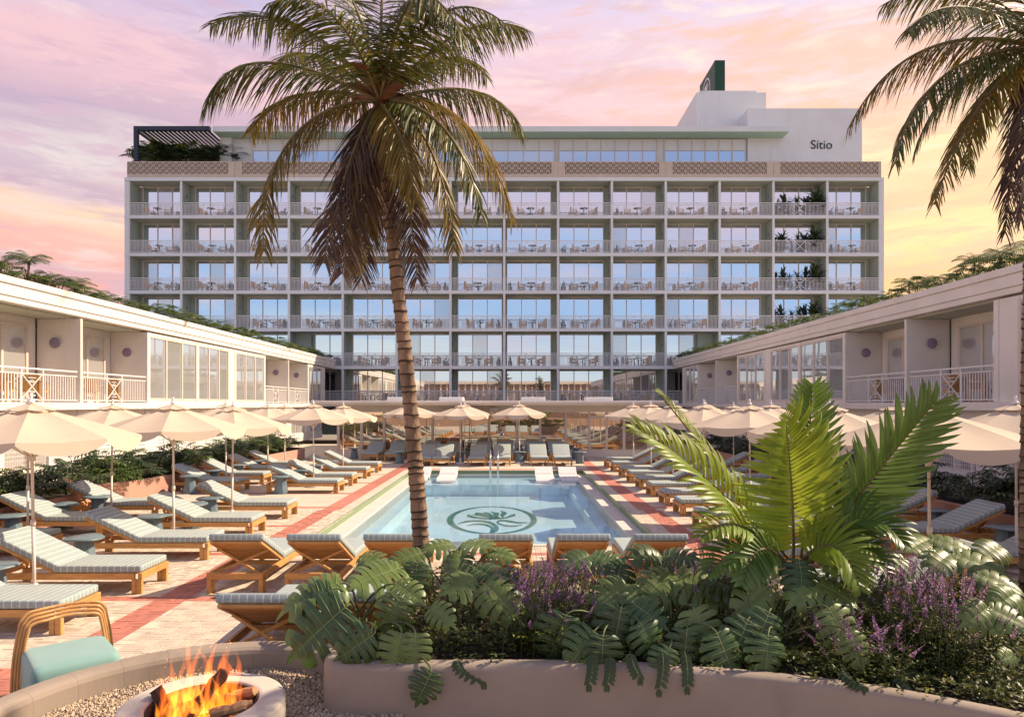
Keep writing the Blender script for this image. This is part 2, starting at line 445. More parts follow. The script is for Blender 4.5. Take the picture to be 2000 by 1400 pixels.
M['stem'] = pmat('green_stem', (.075, .10, .035), .55, .2, 6, 0)
M['bush'] = pmat('bush_leaf', (.06, .1, .03), .45, .15, 2, 0, 30, trans=.28, island_cols=[(.03, .06, .018), (.06, .105, .024), (.10, .15, .032), (.17, .20, .04)], spec=.45)
M['bushd'] = pmat('bush_leaf_deep', (.04, .07, .025), .45, .15, 2, 0, 30, trans=.2, island_cols=[(.018, .036, .014), (.03, .055, .02), (.045, .075, .025), (.07, .10, .03)], spec=.45)
M['cover'] = pmat('ground_cover_leaf', (.04, .06, .02), .5, .15, 2, 0, 30, trans=.3, island_cols=[(.020, .034, .010), (.042, .062, .014), (.08, .10, .020), (.19, .18, .025)], spec=.4)
M['lilac'] = pmat('lilac_petal', (.3, .1, .3), .6, .1, 3, 0, 30, trans=.35, island_cols=[(.17, .07, .22), (.29, .12, .30), (.40, .19, .38), (.22, .08, .21)])
M['ground'] = pmat('earth', (.22, .19, .16), .9, .2, .3, .2, 10, world=True)
M['pot'] = pmat('blue_pot', (.03, .08, .14), .4, .15, 6, .1, 30)

def mattress_mat():
    m, g = newmat('striped_mattress'); out = g.n('ShaderNodeOutputMaterial'); b = g.n('ShaderNodeBsdfPrincipled'); b.inputs['Roughness'].default_value = .85
    tc = g.n('ShaderNodeTexCoord'); sp = g.n('ShaderNodeSeparateXYZ'); g.l(tc.outputs['Object'], sp.inputs[0])
    fx = g.math('FRACT', g.math('MULTIPLY', sp.outputs[0], 1 / .088))
    line = g.rng(g.math('ABSOLUTE', g.math('SUBTRACT', fx, .5)), .41, .45, 0, 1)
    fine = g.math('FRACT', g.math('MULTIPLY', sp.outputs[0], 1 / .0147))
    fl = g.rng(g.math('ABSOLUTE', g.math('SUBTRACT', fine, .5)), .30, .45, 0, .35)
    q = g.n('ShaderNodeTexNoise'); q.inputs['Scale'].default_value = 160; q.inputs['Detail'].default_value = 3; g.l(tc.outputs['Object'], q.inputs['Vector'])
    q2 = g.n('ShaderNodeTexNoise'); q2.inputs['Scale'].default_value = 5; q2.inputs['Detail'].default_value = 4; g.l(tc.outputs['Object'], q2.inputs['Vector'])
    base = g.mix(g.rng(q.outputs['Fac'], .3, .7, 0, 1), (.20, .265, .285), (.38, .44, .435))
    base = g.mix(g.math('MULTIPLY', fl, .6), base, (.50, .56, .54))
    fy = g.math('FRACT', g.math('MULTIPLY', sp.outputs[1], 1 / .073)); ly = g.rng(g.math('ABSOLUTE', g.math('SUBTRACT', fy, .5)), .40, .45, 0, 1)
    sn = g.n('ShaderNodeSeparateXYZ'); g.l(tc.outputs['Normal'], sn.inputs[0]); isend = g.rng(g.math('ABSOLUTE', sn.outputs[0]), .62, .74, 0, 1)
    line = g.math('ADD', g.math('MULTIPLY', line, g.math('SUBTRACT', 1, isend)), g.math('MULTIPLY', ly, isend))
    base = g.mix(g.math('MULTIPLY', line, .75), base, (.72, .66, .60))
    base = g.mix(g.rng(q2.outputs['Fac'], .4, .8, 0, .18), base, (.22, .28, .29))
    g.l(base, b.inputs['Base Color'])
    bp = g.n('ShaderNodeBump'); bp.inputs['Strength'].default_value = .35; bp.inputs['Distance'].default_value = .004
    h = g.math('ADD', g.math('MULTIPLY', q.outputs['Fac'], .4), g.math('MULTIPLY', line, -.5)); g.l(h, bp.inputs['Height']); g.l(bp.outputs[0], b.inputs['Normal'])
    g.l(b.outputs[0], out.inputs[0]); return m
M['mattress'] = mattress_mat()

def water_mat():
    m, g = newmat('pool_water'); out = g.n('ShaderNodeOutputMaterial')
    tr = g.n('ShaderNodeBsdfTransparent'); tr.inputs[0].default_value = (.82, .955, .995, 1)
    gl = g.n('ShaderNodeBsdfGlossy'); gl.inputs['Roughness'].default_value = .02
    geo = g.n('ShaderNodeNewGeometry'); mp = g.n('ShaderNodeMapping'); mp.inputs['Scale'].default_value = (1, .6, 1); g.l(geo.outputs['Position'], mp.inputs[0])
    q = g.n('ShaderNodeTexNoise'); q.inputs['Scale'].default_value = 2.2; q.inputs['Detail'].default_value = 3; g.l(mp.outputs[0], q.inputs['Vector'])
    bp = g.n('ShaderNodeBump'); bp.inputs['Strength'].default_value = .10; bp.inputs['Distance'].default_value = .05; g.l(q.outputs['Fac'], bp.inputs['Height']); g.l(bp.outputs[0], gl.inputs['Normal'])
    fr = g.n('ShaderNodeFresnel'); fr.inputs[0].default_value = 1.33
    ms = g.n('ShaderNodeMixShader'); g.l(g.math('MULTIPLY', fr.outputs[0], .55), ms.inputs[0]); g.l(tr.outputs[0], ms.inputs[1]); g.l(gl.outputs[0], ms.inputs[2]); g.l(ms.outputs[0], out.inputs[0])
    return m
M['water'] = water_mat()

def flame_mat(name, col, dens):
    m, g = newmat(name); out = g.n('ShaderNodeOutputMaterial')
    e = g.n('ShaderNodeEmission'); e.inputs[0].default_value = (*col, 1); e.inputs[1].default_value = dens
    g.l(e.outputs[0], out.inputs['Volume']); return m
M['fl1'] = flame_mat('flame_orange', (1, .17, .012), 9.0)
M['fl2'] = flame_mat('flame_yellow', (1, .28, .02), 14.0)
M['fl3'] = flame_mat('flame_core', (1, .42, .06), 18.0)

# ------------------------------------------------------------------ setting: ground, deck, pool
DX0, DX1, PX0, PX1, PY0, PY1 = -14.4, 13.3, -3.78, 2.74, 12.4, 26.65     # deck edge, pool surround
PCX = (PX0 + PX1) / 2
mb = MB(); mb.box(-900, -600, -1.6, 900, 1500, -1.0)
mb.build('ground', M['ground'], kind='structure')
deck = MB()
for x0, y0, x1, y1 in ((-14.4, -14, PX0, 45), (PX1, -14, 13.3, 45), (PX0, -14, PX1, PY0), (PX0, PY1, PX1, 45)):
    deck.box(x0, y0, -.95, x1, y1, -.012)
deck_o = deck.build('pool_deck', M['mortar'], kind='structure')

RB = [(-4.50, -4.07), (3.03, 3.46)]                       # long red bands
CB = [6.36 + 2.68 * k for k in range(9)]                   # cross bands
def is_red(x, y):
    for a, b in RB:
        if a < x < b and y < 33: return True
    for c in CB:
        w = .13 if c > 7 else .2
        if abs(y - c) < w and (x < -4.07 or x > 3.03 or y < 12): return True
    if PY1 + .25 < y < PY1 + .6: return True
    return False

def pavers(x0, y0, x1, y1, skip=None):
    """basket-weave bricks as one joined mesh each colour"""
    pa = {False: MB(), True: MB()}
    B, n = .208, 4
    w = B / n; rnd = random.Random(5)
    i0, i1 = int(math.floor(x0 / B)), int(math.ceil(x1 / B)); j0, j1 = int(math.floor(y0 / B)), int(math.ceil(y1 / B))
    for i in range(i0, i1):
        for j in range(j0, j1):
            bx, by = i * B, j * B
            if skip and skip(bx + B / 2, by + B / 2): continue
            red = is_red(bx + B / 2, by + B / 2)
            for k in range(n):
                if (i + j) % 2: r = (bx, by + k * w, bx + B, by + k * w + w)
                else: r = (bx + k * w, by, bx + k * w + w, by + B)
                g = .0022; h = rnd.uniform(-.0035, .0015)
                a, b, c, d = r[0] + g, r[1] + g, r[2] - g, r[3] - g
                t1, t2 = rnd.uniform(-.0012, .0012), rnd.uniform(-.0012, .0012)
                v = [(a, b, -.012), (c, b, -.012), (c, d, -.012), (a, d, -.012), (a, b, h + t1), (c, b, h + t2), (c, d, h - t1), (a, d, h - t2)]
                pa[red].add(v, [[4, 5, 6, 7], [0, 1, 5, 4], [1, 2, 6, 5], [2, 3, 7, 6], [3, 0, 4, 7]])
    return pa
IND = (-3.95, 6.45, -2.7, 8.95)                           # the bricks that show largest are objects of their own
def skip1(x, y):
    if IND[0] < x < IND[2] and IND[1] < y < IND[3]: return True
    if PX0 - .02 < x < PX1 + .02 and PY0 - .02 < y < PY1 + .02: return True
    if (x + 2.1) ** 2 + (y - 4.6) ** 2 < 1.3 ** 2: return True
    if x > -1.0 and y < 8.2: return True
    return False
pa = pavers(-10.0, 3.9, 9.3, 16.6, skip1)
pa[False].build('paver_field', M['paver'], deck_o, 'stuff')
pa[True].build('red_paver_field', M['redp'], deck_o, 'stuff')
bm1 = MB(); bm1.box(-.1018, -.0238, -.012, .1018, .0238, 0, 0, .003)
me_c = bm1.mesh('paver', M['paver']); me_r = bm1.mesh('red_paver', M['redp'])
B = .208; cnt = 0
for i in range(int(math.floor(IND[0] / B)), int(math.ceil(IND[2] / B)) + 1):
    for j in range(int(math.floor(IND[1] / B)), int(math.ceil(IND[3] / B)) + 1):
        cx, cy = (i + .5) * B, (j + .5) * B
        if not (IND[0] < cx < IND[2] and IND[1] < cy < IND[3]): continue
        red = is_red(cx, cy)
        for k in range(4):
            o = bpy.data.objects.new('red_paver' if red else 'paver', me_r if red else me_c); COL.objects.link(o); o.parent = deck_o
            off = (k - 1.5) * B / 4
            dz = random.uniform(-.003, .001)
            if (i + j) % 2: o.location = (cx, cy + off, dz)
            else: o.location = (cx + off, cy, dz); o.rotation_euler = (random.uniform(-.008, .008), random.uniform(-.008, .008), R(90))
            cnt += 1
# beyond, where bricks can no longer be told apart: paving sheets and bands
fp = MB(); fr = MB()
xs = [-14.3, RB[0][0], RB[0][1], PX0]
def tile(x0, y0, x1, y1, red):
    (fr if red else fp).box(x0, y0, -.012, x1, y1, -.001 if red else -.002)
ys = sorted([16.64] + [v for c in CB for v in (c - .13, c + .13) if c > 16.7] + [44])
for a, b in zip(ys[:-1], ys[1:]):
    cr = any(abs((a + b) / 2 - c) < .12 for c in CB)
    for x0, x1 in ((-14.3, RB[0][0]), (RB[1][1], 13.2)): tile(x0, a, x1, b, cr)
    for x0, x1 in RB: tile(x0, a, x1, b, True)
for x0, x1 in ((RB[0][1], PX0), (PX1, RB[1][0])): tile(x0, 16.64, x1, PY1, False)
tile(RB[0][1], PY1, RB[1][0], PY1 + .25, False); tile(RB[0][1], PY1 + .25, RB[1][0], PY1 + .6, True); tile(RB[0][1], PY1 + .6, RB[1][0], 44, False)
for x0, x1, y0, y1 in ((-14.3, -10.02, -13.9, 16.64), (9.32, 13.2, -13.9, 16.64), (-10.02, 9.32, -13.9, 3.7)): tile(x0, y0, x1, y1, False)
fp.build('far_paving', M['paver_far'], deck_o); fr.build('far_red_band', M['redp'], deck_o)

# pool: sunken ledge with green riser, basin, shelf, bench, water
pool = MB()
LZ, WZ, FZ = -.13, -.17, -.66
WX0, WX1, WY0, WY1 = -3.36, 2.36, 13.25, 26.55
g = MB()
for x0, y0, x1, y1 in ((PX0, PY0, PX0 + .03, PY1), (PX1 - .03, PY0, PX1, PY1), (PX0 + .03, PY1 - .03, PX1 - .03, PY1), (PX0 + .03, PY0, PX1 - .03, PY0 + .03)):
    g.box(x0, y0, LZ - .05, x1, y1, .004)
basin = MB()
basin.box(PX0, PY0, -.94, PX1, PY1, FZ)                    # floor
for x0, y0, x1, y1 in ((PX0 + .03, PY0 + .03, WX0, PY1 - .03), (WX1, PY0 + .03, PX1 - .03, PY1 - .03), (WX0, PY0 + .03, WX1, WY0), (WX0, WY1, WX1, PY1 - .03)):
    basin.box(x0, y0, FZ - .02, x1, y1, LZ, 1)
basin.box(WX0, 24.25, FZ - .01, WX1, WY1, WZ - .10)        # tanning shelf
basin.box(2.0, WY0, FZ - .01, WX1, 24.25, -.40)            # bench along the right
basin.box(WX0, WY0, FZ - .01, WX0 + .35, 24.25, -.40)
po = basin.build('pool_basin', [M['ppool'], M['coping']], kind='structure')
g.build('green_tile_riser', M['gtile'], po)
w = MB(); w.add([(WX0, WY0, WZ), (WX1, WY0, WZ), (WX1, WY1, WZ), (WX0, WY1, WZ)], [[0, 1, 2, 3]])
w.build('pool_water', M['water'], kind='structure')

# emblem in the pool floor, traced onto the floor plane
def ez(u, v): 
    return G(860 + u * .11, 960 + v * .11, FZ + .006)
lg = MB()
N = 96
A = [ez(915 + 800 * math.cos(2 * math.pi * i / N), 505 + 247 * math.sin(2 * math.pi * i / N)) for i in range(N + 1)]
Bq = [ez(918 + 690 * math.cos(2 * math.pi * i / N), 500 + 232 * math.sin(2 * math.pi * i / N)) for i in range(N + 1)]
lg.strip(A, Bq, sm=False)
def stroke(mb, pts, ws, f, n=26):
    pts = [Vector((*p, 0)) for p in pts]
    cs = []
    for i in range(n):
        t = i / (n - 1) * (len(pts) - 1); k = min(int(t), len(pts) - 2); u = t - k
        p0 = pts[max(k - 1, 0)]; p1 = pts[k]; p2 = pts[k + 1]; p3 = pts[min(k + 2, len(pts) - 1)]
        q = .5 * ((2 * p1) + (p2 - p0) * u + (2 * p0 - 5 * p1 + 4 * p2 - p3) * u * u + (3 * p1 - p0 - 3 * p2 + p3) * u ** 3)
        cs.append(q)
    A, B = [], []
    for i, q in enumerate(cs):
        t = i / (n - 1); wv = np.interp(t, np.linspace(0, 1, len(ws)), ws) / 2
        d = (cs[min(i + 1, n - 1)] - cs[max(i - 1, 0)]).normalized(); nn = Vector((-d.y * 1.6, d.x, 0)) * wv
        A.append(f(q.x + nn.x, q.y + nn.y)); B.append(f(q.x - nn.x, q.y - nn.y))
    mb.strip(A, B, sm=False)
STROKES = [([(480, 415), (620, 455), (900, 478), (1150, 462), (1250, 430), (1330, 405)], [40, 30, 24, 20, 34, 44]),
           ([(300, 578), (450, 530), (690, 518), (880, 545), (990, 620), (975, 690), (860, 738)], [6, 26, 30, 34, 52, 50, 14]),
           ([(475, 605), (600, 575), (760, 577), (880, 612), (925, 660), (900, 712)], [6, 24, 32, 32, 40, 34]),
           ([(1575, 545), (1400, 548), (1250, 528), (1130, 510), (1030, 520), (1030, 560), (1150, 598), (1300, 608), (1450, 588)], [5, 24, 34, 26, 26, 26, 24, 26, 8])]
BLOBS = [[(540, 405), (610, 402), (625, 368), (760, 376), (800, 360), (870, 373), (960, 428), (1045, 472), (900, 470), (760, 438), (620, 415)],
         [(885, 345), (960, 364), (1050, 372), (1030, 430), (1062, 466), (980, 452), (935, 385)],
         [(1068, 338), (1150, 350), (1187, 385), (1130, 430), (1112, 462), (1080, 438), (1060, 400), (1100, 376)]]
for pts, ws in STROKES: stroke(lg, pts, ws, ez)
for b in BLOBS: lg.add([ez(*p) for p in b], [list(range(len(b)))])
lg.build('pool_emblem', M['mosaic'], po)

# ------------------------------------------------------------------ hotel
HY, HX0, BW, NB, FZ0, FH, NF = 57.0, -31.2, 4.379, 14, 2.6, 3.057, 6
hotel = thing('hotel', 'seven-storey white hotel with sage green balconies across the far end', 'hotel', (-.5, 62, 0), world=True)
top = HTOP = FZ0 + FH * NF
def hp(name, mb, mats, parent=None): return mb.build(name, mats, parent or hotel)
mb = MB(); mb.box(HX0, 58.62, 0, HX0 + BW * NB, 70, top - .3); hp('core_wall', mb, M['hotel_green'])
mb0 = MB(); mb0.box(HX0 - .22, 57.0, -.27, HX0 + BW * NB + .22, 58.6, 0); mb0.box(HX0 + .0, 57.1, -.276, HX0 + BW * NB, 58.48, -.2701, 1)
me = mb0.mesh('floor_slab', [M['hotel_white'], M['hotel_green']])
for k in range(NF + 1): link('floor_slab', me, hotel).location = (0, 0, FZ0 + FH * k)
mb0 = MB(); mb0.box(-.09, 57.05, .02, .09, 58.6, top - .3); mb0.box(-.095, 57.03, .02, .095, 57.05, top - .3, 1)
me = mb0.mesh('balcony_divider', [M['hotel_green'], M['hotel_white']])
for j in range(1, NB): link('balcony_divider', me, hotel).location = (HX0 + BW * j, 0, 0)
mb0 = MB(); mb0.box(-.2, 57.03, .02, .2, 70, top - .29)
me = mb0.mesh('end_wall', M['hotel_white'])
for x in (HX0 - .02, HX0 + BW * NB + .02): link('end_wall', me, hotel).location = (x, 0, 0)
mb0 = MB(); mb0.box(-.01, 57.12, .02, .01, 58.6, top - .3); me = mb0.mesh('end_wall_lining', M['hotel_green'])
for x in (HX0 + .19, HX0 + BW * NB - .19): link('end_wall_lining', me, hotel).location = (x, 0, 0)
# window wall of one bay (left handed and right handed), panes apart
def bay_window(flip):
    a, b = .50, BW - .20
    if flip: a, b = BW - b, BW - a
    h = FH - .30
    fr = MB()
    for x in (a, a + (b - a) / 3, a + 2 * (b - a) / 3, b): fr.box(x - .032, 58.50, .06, x + .032, 58.61, h - .07)
    fr.box(a - .032, 58.495, h - .07, b + .032, 58.61, h); fr.box(a - .045, 58.495, 0.0, b + .045, 58.61, .06)
    pane = MB(); pw = (b - a) / 3 - .064
    pane.box(-pw / 2, 58.55, .06, pw / 2, 58.57, h - .07)
    xs = [a + (b - a) / 3 * (i + .5) for i in range(3)]
    return fr.mesh('window', M['trim']), (pane.mesh('pane', M['hglass']), pane.mesh('pane', M['cglass'])), xs
WIN = {f: bay_window(f) for f in (False, True)}
def railing_mesh():
    r = MB(); W = BW - .22
    r.box(-W / 2, -.025, .985, W / 2, .025, 1.04); r.box(-W / 2, -.02, .07, W / 2, .02, .10); r.box(-W / 2, -.02, .87, W / 2, .02, .895)
    n = 38
    for i in range(n + 1):
        x = -W / 2 + W * i / n
        if abs(x) < .42: continue
        r.box(x - .016, -.012, .10, x + .016, .012, .87)
    for x in (-.44, .44): r.box(x - .02, -.02, 0, x + .02, .02, 1.0)
    for s in (-1, 1): r.bar((-.44 * s, 0, .1), (.44 * s, 0, .99), .022, .036)
    for q in (.16, .32):
        for sx in (-1, 1):
            r.bar((sx * q, 0, .545 - q), (sx * q, 0, .545 + q), .02, .03); r.bar((-q, 0, .545 + sx * q), (q, 0, .545 + sx * q), .02, .03)
    return r.mesh('balcony_railing', M['rail'])
RAIL = railing_mesh()
sc = MB(); sc.lathe([(0, -.03), (.12, -.03), (.15, 0), (.1, .03), (0, .035)], 14); SC = sc.mesh('wall_light', M['sconce'])
def bay_open(k, j):
    if k == 0: return 4 <= j <= 9
    if k == 1: return 3 <= j <= 10
    return True
for k in range(NF):
    for j in range(NB):
        if k == 0 and not (3 <= j <= 10): continue
        if k == 1 and not (2 <= j <= 11): continue
        flip = j >= 7
        x0 = HX0 + BW * j; z0 = FZ0 + FH * k
        wo = link('window', WIN[flip][0], hotel); wo.location = (x0, 0, z0)
        for i, x in enumerate(WIN[flip][2]):
            if k == 1 and j in (3, 10) and i == (0 if j == 3 else 2): continue
            p = bpy.data.objects.new('pane', WIN[flip][1][1 if ((k * 31 + j * 17 + i * 7) % 23) < 3 else 0]); COL.objects.link(p); p.parent = wo; p.location = (x, 0, 0)
        ro = link('balcony_railing', RAIL, hotel); ro.location = (x0 + BW / 2, 57.12, z0)
        s = link('wall_light', SC, hotel)
        if flip: s.location = (x0 + BW - .12, 57.8, z0 + 1.75); s.rotation_euler = (0, R(-90), 0)
        else: s.location = (x0 + .12, 57.8, z0 + 1.75); s.rotation_euler = (0, R(90), 0)
# blank wall pieces on the first storey ends
zz = FZ0 + FH
for x0, x1 in ((HX0 + BW * 3 + .1, HX0 + BW * 3 + 1.45), (HX0 + BW * 11 - 1.45, HX0 + BW * 11 - .1)):
    mb = MB(); mb.box(x0, 58.4, zz + .001, x1, 58.49, zz + FH - .28); hp('blank_wall', mb, M['hotel_green'])
# breeze block parapet, seven panels
for q in range(7):
    x0 = HX0 + BW * 2 * q; x1 = x0 + BW * 2; z0 = top; pz = top + 1.30
    mb = MB()
    xa = x0 + (.55 if q else .0) ; xb = x1 - (.55 if q < 6 else .25)
    if q: mb.box(x0 + .01, 57.02, z0, xa, 57.22, pz)
    mb.box(xb, 57.02, z0, x1 - .01, 57.22, pz)
    mb.box(xa, 57.02, z0, xb, 57.22, z0 + .30); mb.box(xa, 57.02, pz - .07, xb, 57.22, pz)
    nx = int((xb - xa) / .26); cw = (xb - xa) / nx; nz = 4; ch = (1.30 - .37) / nz
    mb.box(xa, 57.17, z0 + .30, xb, 57.2, pz - .07, 1)      # near-black backing sheet, paints shade into the block holes
    for i in range(nx):
        mb.box(xa + i * cw - .02, 57.03, z0 + .30, xa + i * cw + .02, 57.17, pz - .07)
        for kz in range(nz):
            zc = z0 + .30 + kz * ch
            s = 1 if (i + kz) % 2 else -1
            cx = xa + (i + .5) * cw; cz = zc + ch / 2
            mb.bar((cx - cw / 2 + .03, 57.1, cz - s * ch / 2), (cx + cw / 2 - .03, 57.1, cz + s * ch / 2), .14, .07)
    for kz in range(1, nz): mb.box(xa, 57.04, z0 + .30 + kz * ch - .016, xb, 57.17, z0 + .30 + kz * ch + .016)
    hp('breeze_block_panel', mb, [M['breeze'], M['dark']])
mb = MB(); mb.box(HX0, 57.25, top + .001, HX0 + BW * NB, 70, top + .05); hp('roof_terrace', mb, M['hotel_white'])
# penthouse: wall, windows, canopy
py = 59.75; pxl, pxr = -23.7, 20.1; pz0, pz1 = top + .05, 25.16
mb = MB(); mb.box(pxl, py + .12, pz0, pxr, 69, pz1 - .01); hp('penthouse_wall', mb, M['tower'])
groups = [(-22.0, -13.0), (-12.6, -4.4), (-2.9, 3.7), (4.1, 12.4), (13.1, 20.0)]
for a, b in groups:
    fr = MB(); n = max(4, round((b - a) / 1.25)); st = (b - a) / n
    for i in range(n + 1): fr.box(a + i * st - .05, py - .02, pz0, a + i * st + .05, py + .11, pz1 - .03)
    for z in (pz1 - .03 - .03, pz1 - 1.02): fr.box(a, py - .01, z - .05, b, py + .11, z)
    wo = hp('penthouse_window', fr, M['trim'])
    for i in range(n):
        p = MB(); p.box(a + i * st + .05, py + .04, pz0, a + (i + 1) * st - .05, py + .06, pz1 - 1.07); p.build('pane', M['pglass'], wo)
        p = MB(); p.box(a + i * st + .05, py + .03, pz1 - 1.02, a + (i + 1) * st - .05, py + .06, pz1 - .11); p.build('spandrel_panel', M['tower'], wo)
mb = MB(); mb.box(-24.8, 58.3, pz1 + .03, 23.15, 69, pz1 + .46); mb.box(-24.79, 58.32, pz1, 23.14, 69, pz1 + .03, 1); hp('roof_canopy', mb, [M['hotel_white'], M['soffit']])
mb = MB(); mb.box(20.15, py, top + .051, 29.9, 66, 27.7); hp('sign_tower', mb, M['tower'])
mb = MB(); mb.box(16.4, 62.0, top + .06, 22.55, 71, 30.05); mb.box(16.75, 62.3, 30.05, 21.8, 71, 30.35); hp('lift_tower', mb, M['tower'])
mb = MB()
for dx, h in ((-.3, .5), (0, .9), (.25, .4)): mb.box(14.7 + dx, 63, 25.6, 14.76 + dx, 63.06, 25.6 + h)
mb.box(14.2, 62.9, 25.6, 15.1, 63.2, 25.75); hp('roof_antenna', mb, M['metal'])
# pergola on the left corner of the roof
pg = MB(); x0, x1, y0, y1 = -31.0, -24.75, 57.6, 66.0; zt = 25.35
pg.box(x0, y0, top + .06, x0 + .32, y0 + .3, zt - .33); pg.box(x0, y1 - .3, top + .06, x0 + .32, y1, zt - .33)
pg.box(x0, y0 - .01, zt - .33, x1, y0 + .32, zt); pg.box(x0, y0 + .32, zt - .33, x0 + .3, y1, zt); pg.box(x0 + .3, y1 - .3, zt - .33, x1, y1, zt)
pgo = thing('rooftop_pergola', 'dark navy louvred pergola on the left roof corner of the hotel', 'pergola', (-28, 61, top), world=True)
pg.build('pergola_frame', M['navy'], pgo)
lv = MB(); lv.box(-.13, y0 + .33, zt - .25, .13, y1 - .31, zt - .21); lme = lv.mesh('louvre', M['navy'])
x = x0 + .55
while x < x1 - .1:
    o = link('louvre', lme, pgo); o.location = (x, 0, 0); x += .36
pw = MB(); pw.box(x1 + .05, 59.5, top + .06, pxl - .01, 66, pz1 - .01); hp('stair_wall', pw, M['tower'])
# lettering on the sign tower and the green fin sign
def text(name, body, size, loc, mat, parent, rx=90, rz=0, ext=.03):
    cu = bpy.data.curves.new(name, 'FONT'); cu.body = body; cu.size = size; cu.extrude = ext; cu.align_x = 'CENTER'; cu.materials.append(mat); cu.offset = -.006
    o = bpy.data.objects.new(name, cu); COL.objects.link(o); o.parent = parent
    o.matrix_parent_inverse = Matrix.Translation(-Vector(parent['_w']))
    bpy.context.view_layer.update()
    me = bpy.data.meshes.new_from_object(o); bpy.data.objects.remove(o); me.materials.clear(); me.materials.append(mat)
    o = link(name, me, parent); o.location = loc; o.rotation_euler = (R(rx), 0, R(rz)); return o
q = P(1604.5, 291, py - .03)
t = text('hotel_lettering', 'S\u00edtio', 1.06, q, M['ink'], hotel)
fin = thing('rooftop_fin_sign', 'dark green fin sign with white emblem on the lift tower', 'sign', (18.7, 65, 30.3), world=True)
mb = MB(); mb.box(18.2, 62.6, 30.36, 19.1, 67.6, 33.2); mb.build('fin_panel', M['green_sign'], fin)
em = MB()
def fz(u, v): return Vector((18.19, 65.4 - (u - 915) / 800 * 1.3, 31.5 - (v - 505) / 247 * 1.3))
A = [fz(915 + 800 * math.cos(2 * math.pi * i / 48), 505 + 247 * math.sin(2 * math.pi * i / 48)) for i in range(49)]
Bq = [fz(915 + 715 * math.cos(2 * math.pi * i / 48), 505 + 221 * math.sin(2 * math.pi * i / 48)) for i in range(49)]
em.strip(A, Bq)
for pts, ws in STROKES: stroke(em, pts, [w_ * 1.1 for w_ in ws], fz)
for b in BLOBS: em.add([fz(*p) for p in b], [list(range(len(b)))])
em.build('fin_emblem', M['resin'], fin)

# balcony furniture: one of each, then copies
def chair_mesh():
    c = MB()
    c.box(-.27, -.27, .32, .27, .27, .38); c.box(-.27, .21, .38, .27, .27, .86)
    for sx in (-1, 1):
        c.box(sx * .27 - .03, -.27, 0, sx * .27 + .03, -.21, .6); c.box(sx * .27 - .03, .21, 0, sx * .27 + .03, .27, .84); c.box(sx * .27 - .035, -.29, .58, sx * .27 + .035, .25, .62)
    return c.mesh('balcony_chair', M['furniture'])
CH = chair_mesh()
tb = MB(); tb.lathe([(0, 0), (.22, 0), (.05, .05), (.04, .68), (.34, .7), (.34, .73), (0, .73)], 12); TBM = tb.mesh('balcony_table', M['tableblue'])

# potted plants for the balconies (shared meshes)
def leaf_blade(mb, p, d, L, w, droop, mi=0, n=3, up=Vector((0, 0, 1))):
    """one narrow leaf as a strip"""
    d = Vector(d).normalized(); side = d.cross(up)
    side = side.normalized() if side.length > 1e-3 else Vector((1, 0, 0))
    A, B = [], []
    q = Vector(p)
    for i in range(n + 1):
        t = i / n; ww = w * (math.sin(math.pi * min(.97, .12 + .86 * t)) ** .8) / 2
        A.append(q + side * ww); B.append(q - side * ww)
        d = (d + Vector((0, 0, -droop / n))).normalized(); q = q + d * (L / n)
    mb.strip(A, B, mi, True)
def pot_plant(seed, h, n, L, w, droop, hp_=.36, rp=.2):
    r = random.Random(seed); mb = MB()
    mb.lathe([(0, 0), (rp * .8, 0), (rp, hp_), (rp * .88, hp_), (rp * .85, hp_ - .05), (0, hp_ - .05)], 12, mi=0)
    for i in range(n):
        a = r.uniform(0, 6.28); e = r.uniform(.25, 1.45); z = hp_ + r.uniform(0, h)
        leaf_blade(mb, (r.uniform(-.06, .06), r.uniform(-.06, .06), z * r.uniform(.6, 1)), (math.cos(a) * math.cos(e), math.sin(a) * math.cos(e), math.sin(e)), L * r.uniform(.6, 1.1), w, droop, 1)
    return mb
POT = [pot_plant(1, .15, 26, .45, .07, .5).mesh('potted_plant', [M['pot'], M['bushd']]), pot_plant(2, 1.2, 90, .9, .2, .9).mesh('potted_plant', [M['pot'], M['bushd']]),
       pot_plant(3, 1.3, 90, .75, .07, .7).mesh('potted_plant', [M['pot'], M['bushd']])]
FLN = ['gallery level', 'first balcony row', 'second balcony row', 'third balcony row', 'fourth balcony row', 'top balcony row']
